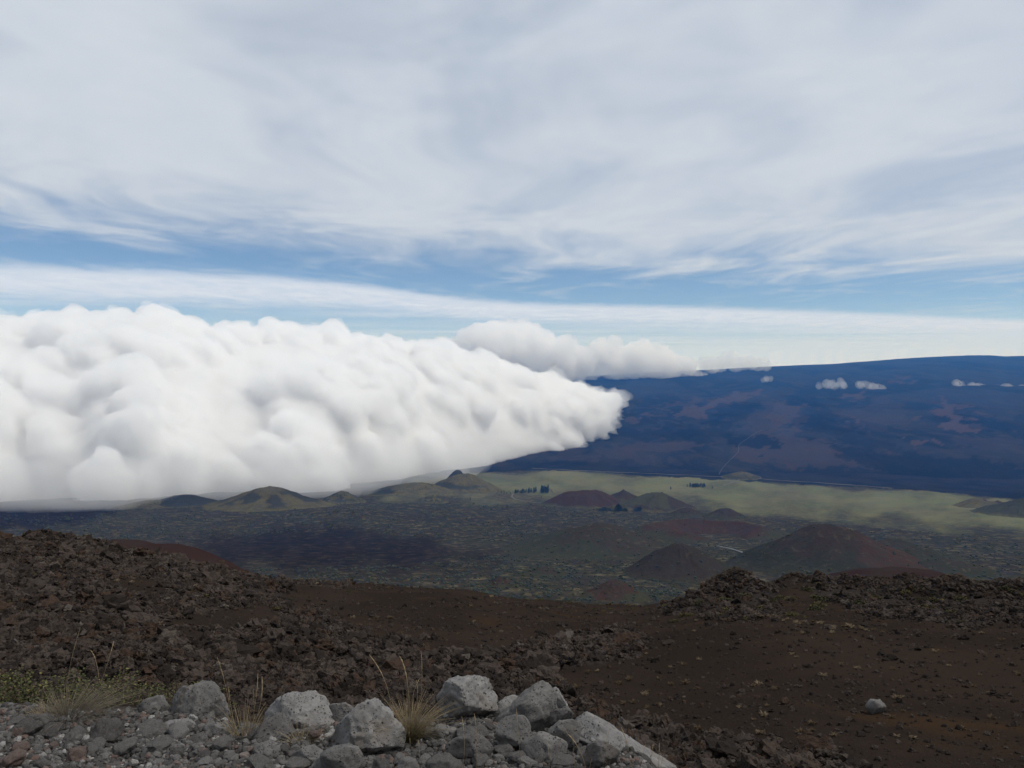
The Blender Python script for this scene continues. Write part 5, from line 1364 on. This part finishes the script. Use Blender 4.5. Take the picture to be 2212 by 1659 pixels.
# ------------------------------------------------------------------ bushes on the plain below (a mass nobody could count)
g = np.random.default_rng(606)
def bush_field(N, polys, rlo, rhi, seed, name, tint):
    gg = np.random.default_rng(seed)
    pts = []
    for P, wgt in polys:
        P = np.array(P, float); k = int(N * wgt)
        px = gg.uniform(P[:, 0].min(), P[:, 0].max(), k); py = gg.uniform(P[:, 1].min(), P[:, 1].max(), k)
        ok = in_poly(px, py, P); pts.append(np.stack([px[ok], py[ok]], 1))
    pts = np.concatenate(pts)
    dn = fbm2(pts[:, 0], pts[:, 1] * 3, 60, 3, 0.55, seed)
    pts = pts[dn + gg.uniform(-0.35, 0.35, len(pts)) > 0.0]
    Dg = np.geomspace(1650, 7500, 700)
    # distance by row, corrected on the real surface
    zc = lerp_tab(Dg, PLAIN); row_ = YH + F * (EYE - zc) / Dg
    D = np.interp(-pts[:, 1], -row_[::1], Dg)
    x = (pts[:, 0] - CX) / F * D
    z = z_plain(x, D)
    r = np.exp(gg.uniform(np.log(rlo), np.log(rhi), len(D)))
    sh = [rock_shape(2, 800 + k, 0.75, 0.6, 0) for k in range(6)]
    instancer(name, np.stack([x, D, z + r * 0.35], -1), r, np.stack([gg.normal(size=len(D)) * 0.1, gg.normal(size=len(D)) * 0.1, gg.uniform(0, 6.283, len(D))], 1), [keep_mesh(v, f, m_bush, False, 'bush') for v, f in sh], None, seed)

m_bush, n = mat_new('bush_foliage'); tn = n.add('ShaderNodeObjectInfo').outputs['Random']
pos = n.add('ShaderNodeNewGeometry').outputs['Position']
c = n.mix(tn, (0.020, 0.026, 0.012), (0.050, 0.056, 0.024)); c = n.mix(n.ss(n.noise(pos, 0.5, 2, 0.6), 0.4, 0.6, 0, 0.6), c, (0.015, 0.018, 0.009))
finish(n, c, 0.9)
bush_field(6500, [([(430, 1225), (700, 1232), (950, 1215), (1100, 1190), (1350, 1170), (1500, 1240), (1480, 1300), (1050, 1300), (600, 1262)], 1.0)], 2.6, 6.5, 71, 'bushes', 0)
bush_field(5500, [([(1080, 1130), (1200, 1090), (1500, 1100), (1550, 1170), (1700, 1230), (2230, 1240), (2230, 1180), (2000, 1150), (1700, 1130), (1560, 1240), (1350, 1200), (1100, 1200)], 1.0)], 2.6, 6.5, 72, 'bushes', 0)
bush_field(7000, [([(0, 1100), (450, 1095), (1000, 1085), (1300, 1100), (1150, 1170), (700, 1140), (400, 1170), (300, 1200), (0, 1150)], 1.0)], 3.0, 8.0, 73, 'bushes', 0)

gg = np.random.default_rng(88)
cb = np.concatenate(CONE_BUSH); rb = np.exp(gg.uniform(np.log(2.4), np.log(6.0), len(cb)))
instancer('bushes', cb + np.stack([0 * rb, 0 * rb, rb * 0.25], 1), rb, np.stack([0 * rb, 0 * rb, gg.uniform(0, 6.283, len(cb))], 1), [keep_mesh(*rock_shape(2, 820 + k, 0.7, 0.6, 0), m_bush, False, 'bush') for k in range(5)], None, 74)

# ------------------------------------------------------------------ conifers on the plain
m_con, n = mat_new('conifer_needles'); rnd = n.add('ShaderNodeObjectInfo').outputs['Random']
finish(n, n.mix(rnd, (0.010, 0.016, 0.010), (0.022, 0.030, 0.016)), 0.9)
m_trunk, n = mat_new('conifer_bark'); finish(n, (0.05, 0.04, 0.03), 0.9)
def conifer_mesh(seed, slim):
    """unit height: whorls of drooping leaf sprays round a stem"""
    gg = np.random.default_rng(seed); V_, F_, o = [], [], 0
    n_ = 300
    h = gg.uniform(0.08, 1.0, n_) ** 0.9; a = gg.uniform(0, 6.283, n_)
    prof = slim * (1 - h) ** 0.75 * (0.75 + 0.35 * np.sin(h * 40 + seed)) + 0.015
    r = prof * gg.uniform(0.35, 1.1, n_)
    cpt = np.stack([np.cos(a) * r, np.sin(a) * r, h], 1)
    L = 0.10 * gg.uniform(0.6, 1.3, n_) * (0.5 + slim)
    d = np.stack([np.cos(a), np.sin(a), np.full(n_, -0.35)], 1); s = np.stack([-np.sin(a), np.cos(a), np.zeros(n_)], 1)
    Q = np.stack([cpt - d * L[:, None], cpt + s * L[:, None] * 0.7 , cpt + d * L[:, None], cpt - s * L[:, None] * 0.7 + np.array([0, 0, 0.02])], 1)
    i = np.arange(n_)[:, None] * 4
    return Q.reshape(-1, 3), np.concatenate([i + [0, 1, 2], i + [0, 2, 3]])
con_me = []
for k in range(5):
    v, f = conifer_mesh(900 + k, [0.20, 0.28, 0.36, 0.24, 0.42][k])
    o = mesh_np('crown', v, f, m_con, smooth=False); con_me.append(o.data); bpy.data.objects.remove(o)
tk = np.array([[(0.018 * math.cos(a) * (1 - 0.8 * h), 0.018 * math.sin(a) * (1 - 0.8 * h), h * 0.92) for a in np.arange(6) * math.pi / 3] for h in (0.0, 0.3, 0.65, 1.0)])
o = mesh_np('trunk', tk.reshape(-1, 3), grid_faces(4, 6, True), m_trunk); trunk_me = o.data; bpy.data.objects.remove(o)
def conifer(px, py, hpx, label, group, wide=1.0):
    h_ = hit(px, py, z_plain, 1700, 11000); H = hpx / F * h_[1]
    root = bpy.data.objects.new('conifer_tree', None); C.objects.link(root); root.location = h_; root.scale = (H * wide, H * wide, H); root.rotation_euler = (0, 0, random.uniform(0, 6.28))
    tag(root, label, 'tree', group)
    a = bpy.data.objects.new('crown', con_me[random.randrange(5)]); C.objects.link(a); a.parent = root
    b = bpy.data.objects.new('trunk', trunk_me); C.objects.link(b); b.parent = root
def c5(a, b): return 1042.3 + a * 0.1736, 1014.9 + b * 0.1736      # close view of the groves
for k in range(46):
    a = random.uniform(390, 820); py0 = 298 - random.uniform(0, 26)
    tall = 28 + 50 * max(0.0, min(1.0, (a - 430) / 330)) * random.uniform(0.55, 1.1)
    conifer(*c5(a, py0), tall * 0.1736 + 1.5, 'slender dark conifer in the tall left grove on the green plain', 'left conifer grove', 0.8)
for a, b, h in [(120, 290, 18), (180, 305, 20), (195, 285, 22), (235, 298, 30), (268, 298, 38), (300, 300, 22), (330, 275, 18), (345, 303, 22), (212, 325, 14), (855, 275, 26), (870, 290, 18), (780, 295, 20), (735, 352, 20)]:
    conifer(*c5(a, b), h * 0.1736 + 1.2, 'small conifer standing apart beside the tall left grove', 'stragglers of the left grove')
for k in range(40):
    a = random.uniform(1440, 1990); py0 = 520 - random.uniform(0, 14)
    bump_ = math.exp(-((a - 1695) / 38) ** 2) * 60 + math.exp(-((a - 1950) / 30) ** 2) * 30 + math.exp(-((a - 1525) / 40) ** 2) * 18
    conifer(*c5(a, py0), (26 + bump_) * 0.1736 + 1.0, 'dark bushy conifer in the low grove above the peaked cone', 'right conifer grove', 1.25)
for a, b in [(1360, 492), (1425, 500), (1445, 500), (2140, 548)]:
    conifer(*c5(a, b), 4.0, 'small conifer standing apart beside the low right grove', 'stragglers of the right grove', 1.2)
for k in range(34):
    conifer(1490 + random.uniform(0, 34), 1051 + random.uniform(-1.5, 3.0), random.uniform(6, 8.5), 'dark conifer in the small compact grove near the black lava', 'far conifer grove', 1.0)
conifer(1539, 1056, 7, 'lone conifer just right of the small compact grove', None)
conifer(1449, 1058, 7, 'lone conifer left of the small compact grove', None)
conifer(1485, 1052, 6, 'conifer touching the left end of the small compact grove', None)
conifer(1016, 1081, 7, 'lone conifer on the pale grass left of the track', None)

# ------------------------------------------------------------------ buildings
m_wall, n = mat_new('painted_wall'); finish(n, (0.30, 0.30, 0.30), 0.8)
m_roof, n = mat_new('metal_roof'); finish(n, (0.20, 0.205, 0.21), 0.55)
m_trim, n = mat_new('white_trim'); finish(n, (0.62, 0.62, 0.62), 0.7)
m_pane, n = mat_new('dark_pane'); finish(n, (0.02, 0.022, 0.025), 0.2, spec=0.5)
def boxm(name, x0, x1, y0, y1, z0, z1, mat, parent):
    v = [(x, y, z) for x in (x0, x1) for y in (y0, y1) for z in (z0, z1)]
    f = [(0, 1, 3, 2), (4, 6, 7, 5), (0, 4, 5, 1), (2, 3, 7, 6), (0, 2, 6, 4), (1, 5, 7, 3)]
    return mesh_np(name, v, f, mat, smooth=False, parent=parent)
def gable(name, x0, x1, y0, y1, z0, z1, mat, parent):
    ym = (y0 + y1) / 2
    v = [(x0, y0, z0), (x0, y1, z0), (x0, ym, z1), (x1, y0, z0), (x1, y1, z0), (x1, ym, z1)]
    me = bpy.data.meshes.new(name); me.from_pydata(v, [], [(0, 2, 1), (3, 4, 5), (0, 3, 5, 2), (1, 2, 5, 4), (0, 1, 4, 3)]); me.materials.append(mat); me.update()
    return link(name, me, parent)
def lodge(px, py, D, w_, d_, h_, rz, label):
    p = place(px, py, D)
    root = bpy.data.objects.new('lodge', None); C.objects.link(root); root.location = p; root.rotation_euler = (0, 0, rz)
    tag(root, label, 'building', 'lodge buildings below the slope edge')
    boxm('wall', -w_ / 2, w_ / 2, -d_ / 2, d_ / 2, -30, h_, m_wall, root)
    r = gable('roof', -w_ / 2 - 1, w_ / 2 + 1, -d_ / 2 - 1.2, d_ / 2 + 1.2, h_ + 0.02, h_ + d_ * 0.3, m_roof, root)
    boxm('fascia', -w_ / 2 - 1, w_ / 2 + 1, -d_ / 2 - 1.5, -d_ / 2 - 1.22, h_ - 0.5, h_ + 0.4, m_trim, r)
    for k in range(4):
        x = -w_ / 2 + w_ * (k + 0.5) / 4
        boxm('window', x - 1.1, x + 1.1, -d_ / 2 - 0.06, -d_ / 2 - 0.01, h_ * 0.35, h_ * 0.75, m_pane, root)
lodge(1890, 1241, 2500, 22, 14, 9, 0.25, 'long pale grey lodge with a white eave, left of its neighbour')
lodge(1912, 1243, 2480, 18, 16, 14, -0.3, 'tall pale grey lodge with a white eave, right of its neighbour')
lodge(1868, 1244, 2520, 16, 10, 5, 0.1, 'low dull grey shed at the left of the pale lodges')

# ------------------------------------------------------------------ the air
m_haze, n = mat_new('haze')
p = n.add('ShaderNodeVolumePrincipled', {'Color': (0.08, 0.35, 1.0), 'Density': 1.85e-5, 'Anisotropy': 0.1, 'Absorption Color': (1, 1, 1)})
n.l.new(p.outputs[0], n.add('ShaderNodeOutputMaterial').inputs['Volume'])
HX, HY0, HY1, HZ0, HZ1 = 42000, -36000, 37000, -2600, 1450
v = [(x, y, z) for x in (-HX, HX) for y in (HY0, HY1) for z in (HZ0, HZ1)]
f = [(0, 1, 3, 2), (4, 6, 7, 5), (0, 4, 5, 1), (2, 3, 7, 6), (0, 2, 6, 4), (1, 5, 7, 3)]
tag(mesh_np('haze', v, f, m_haze, smooth=False), kind='stuff')
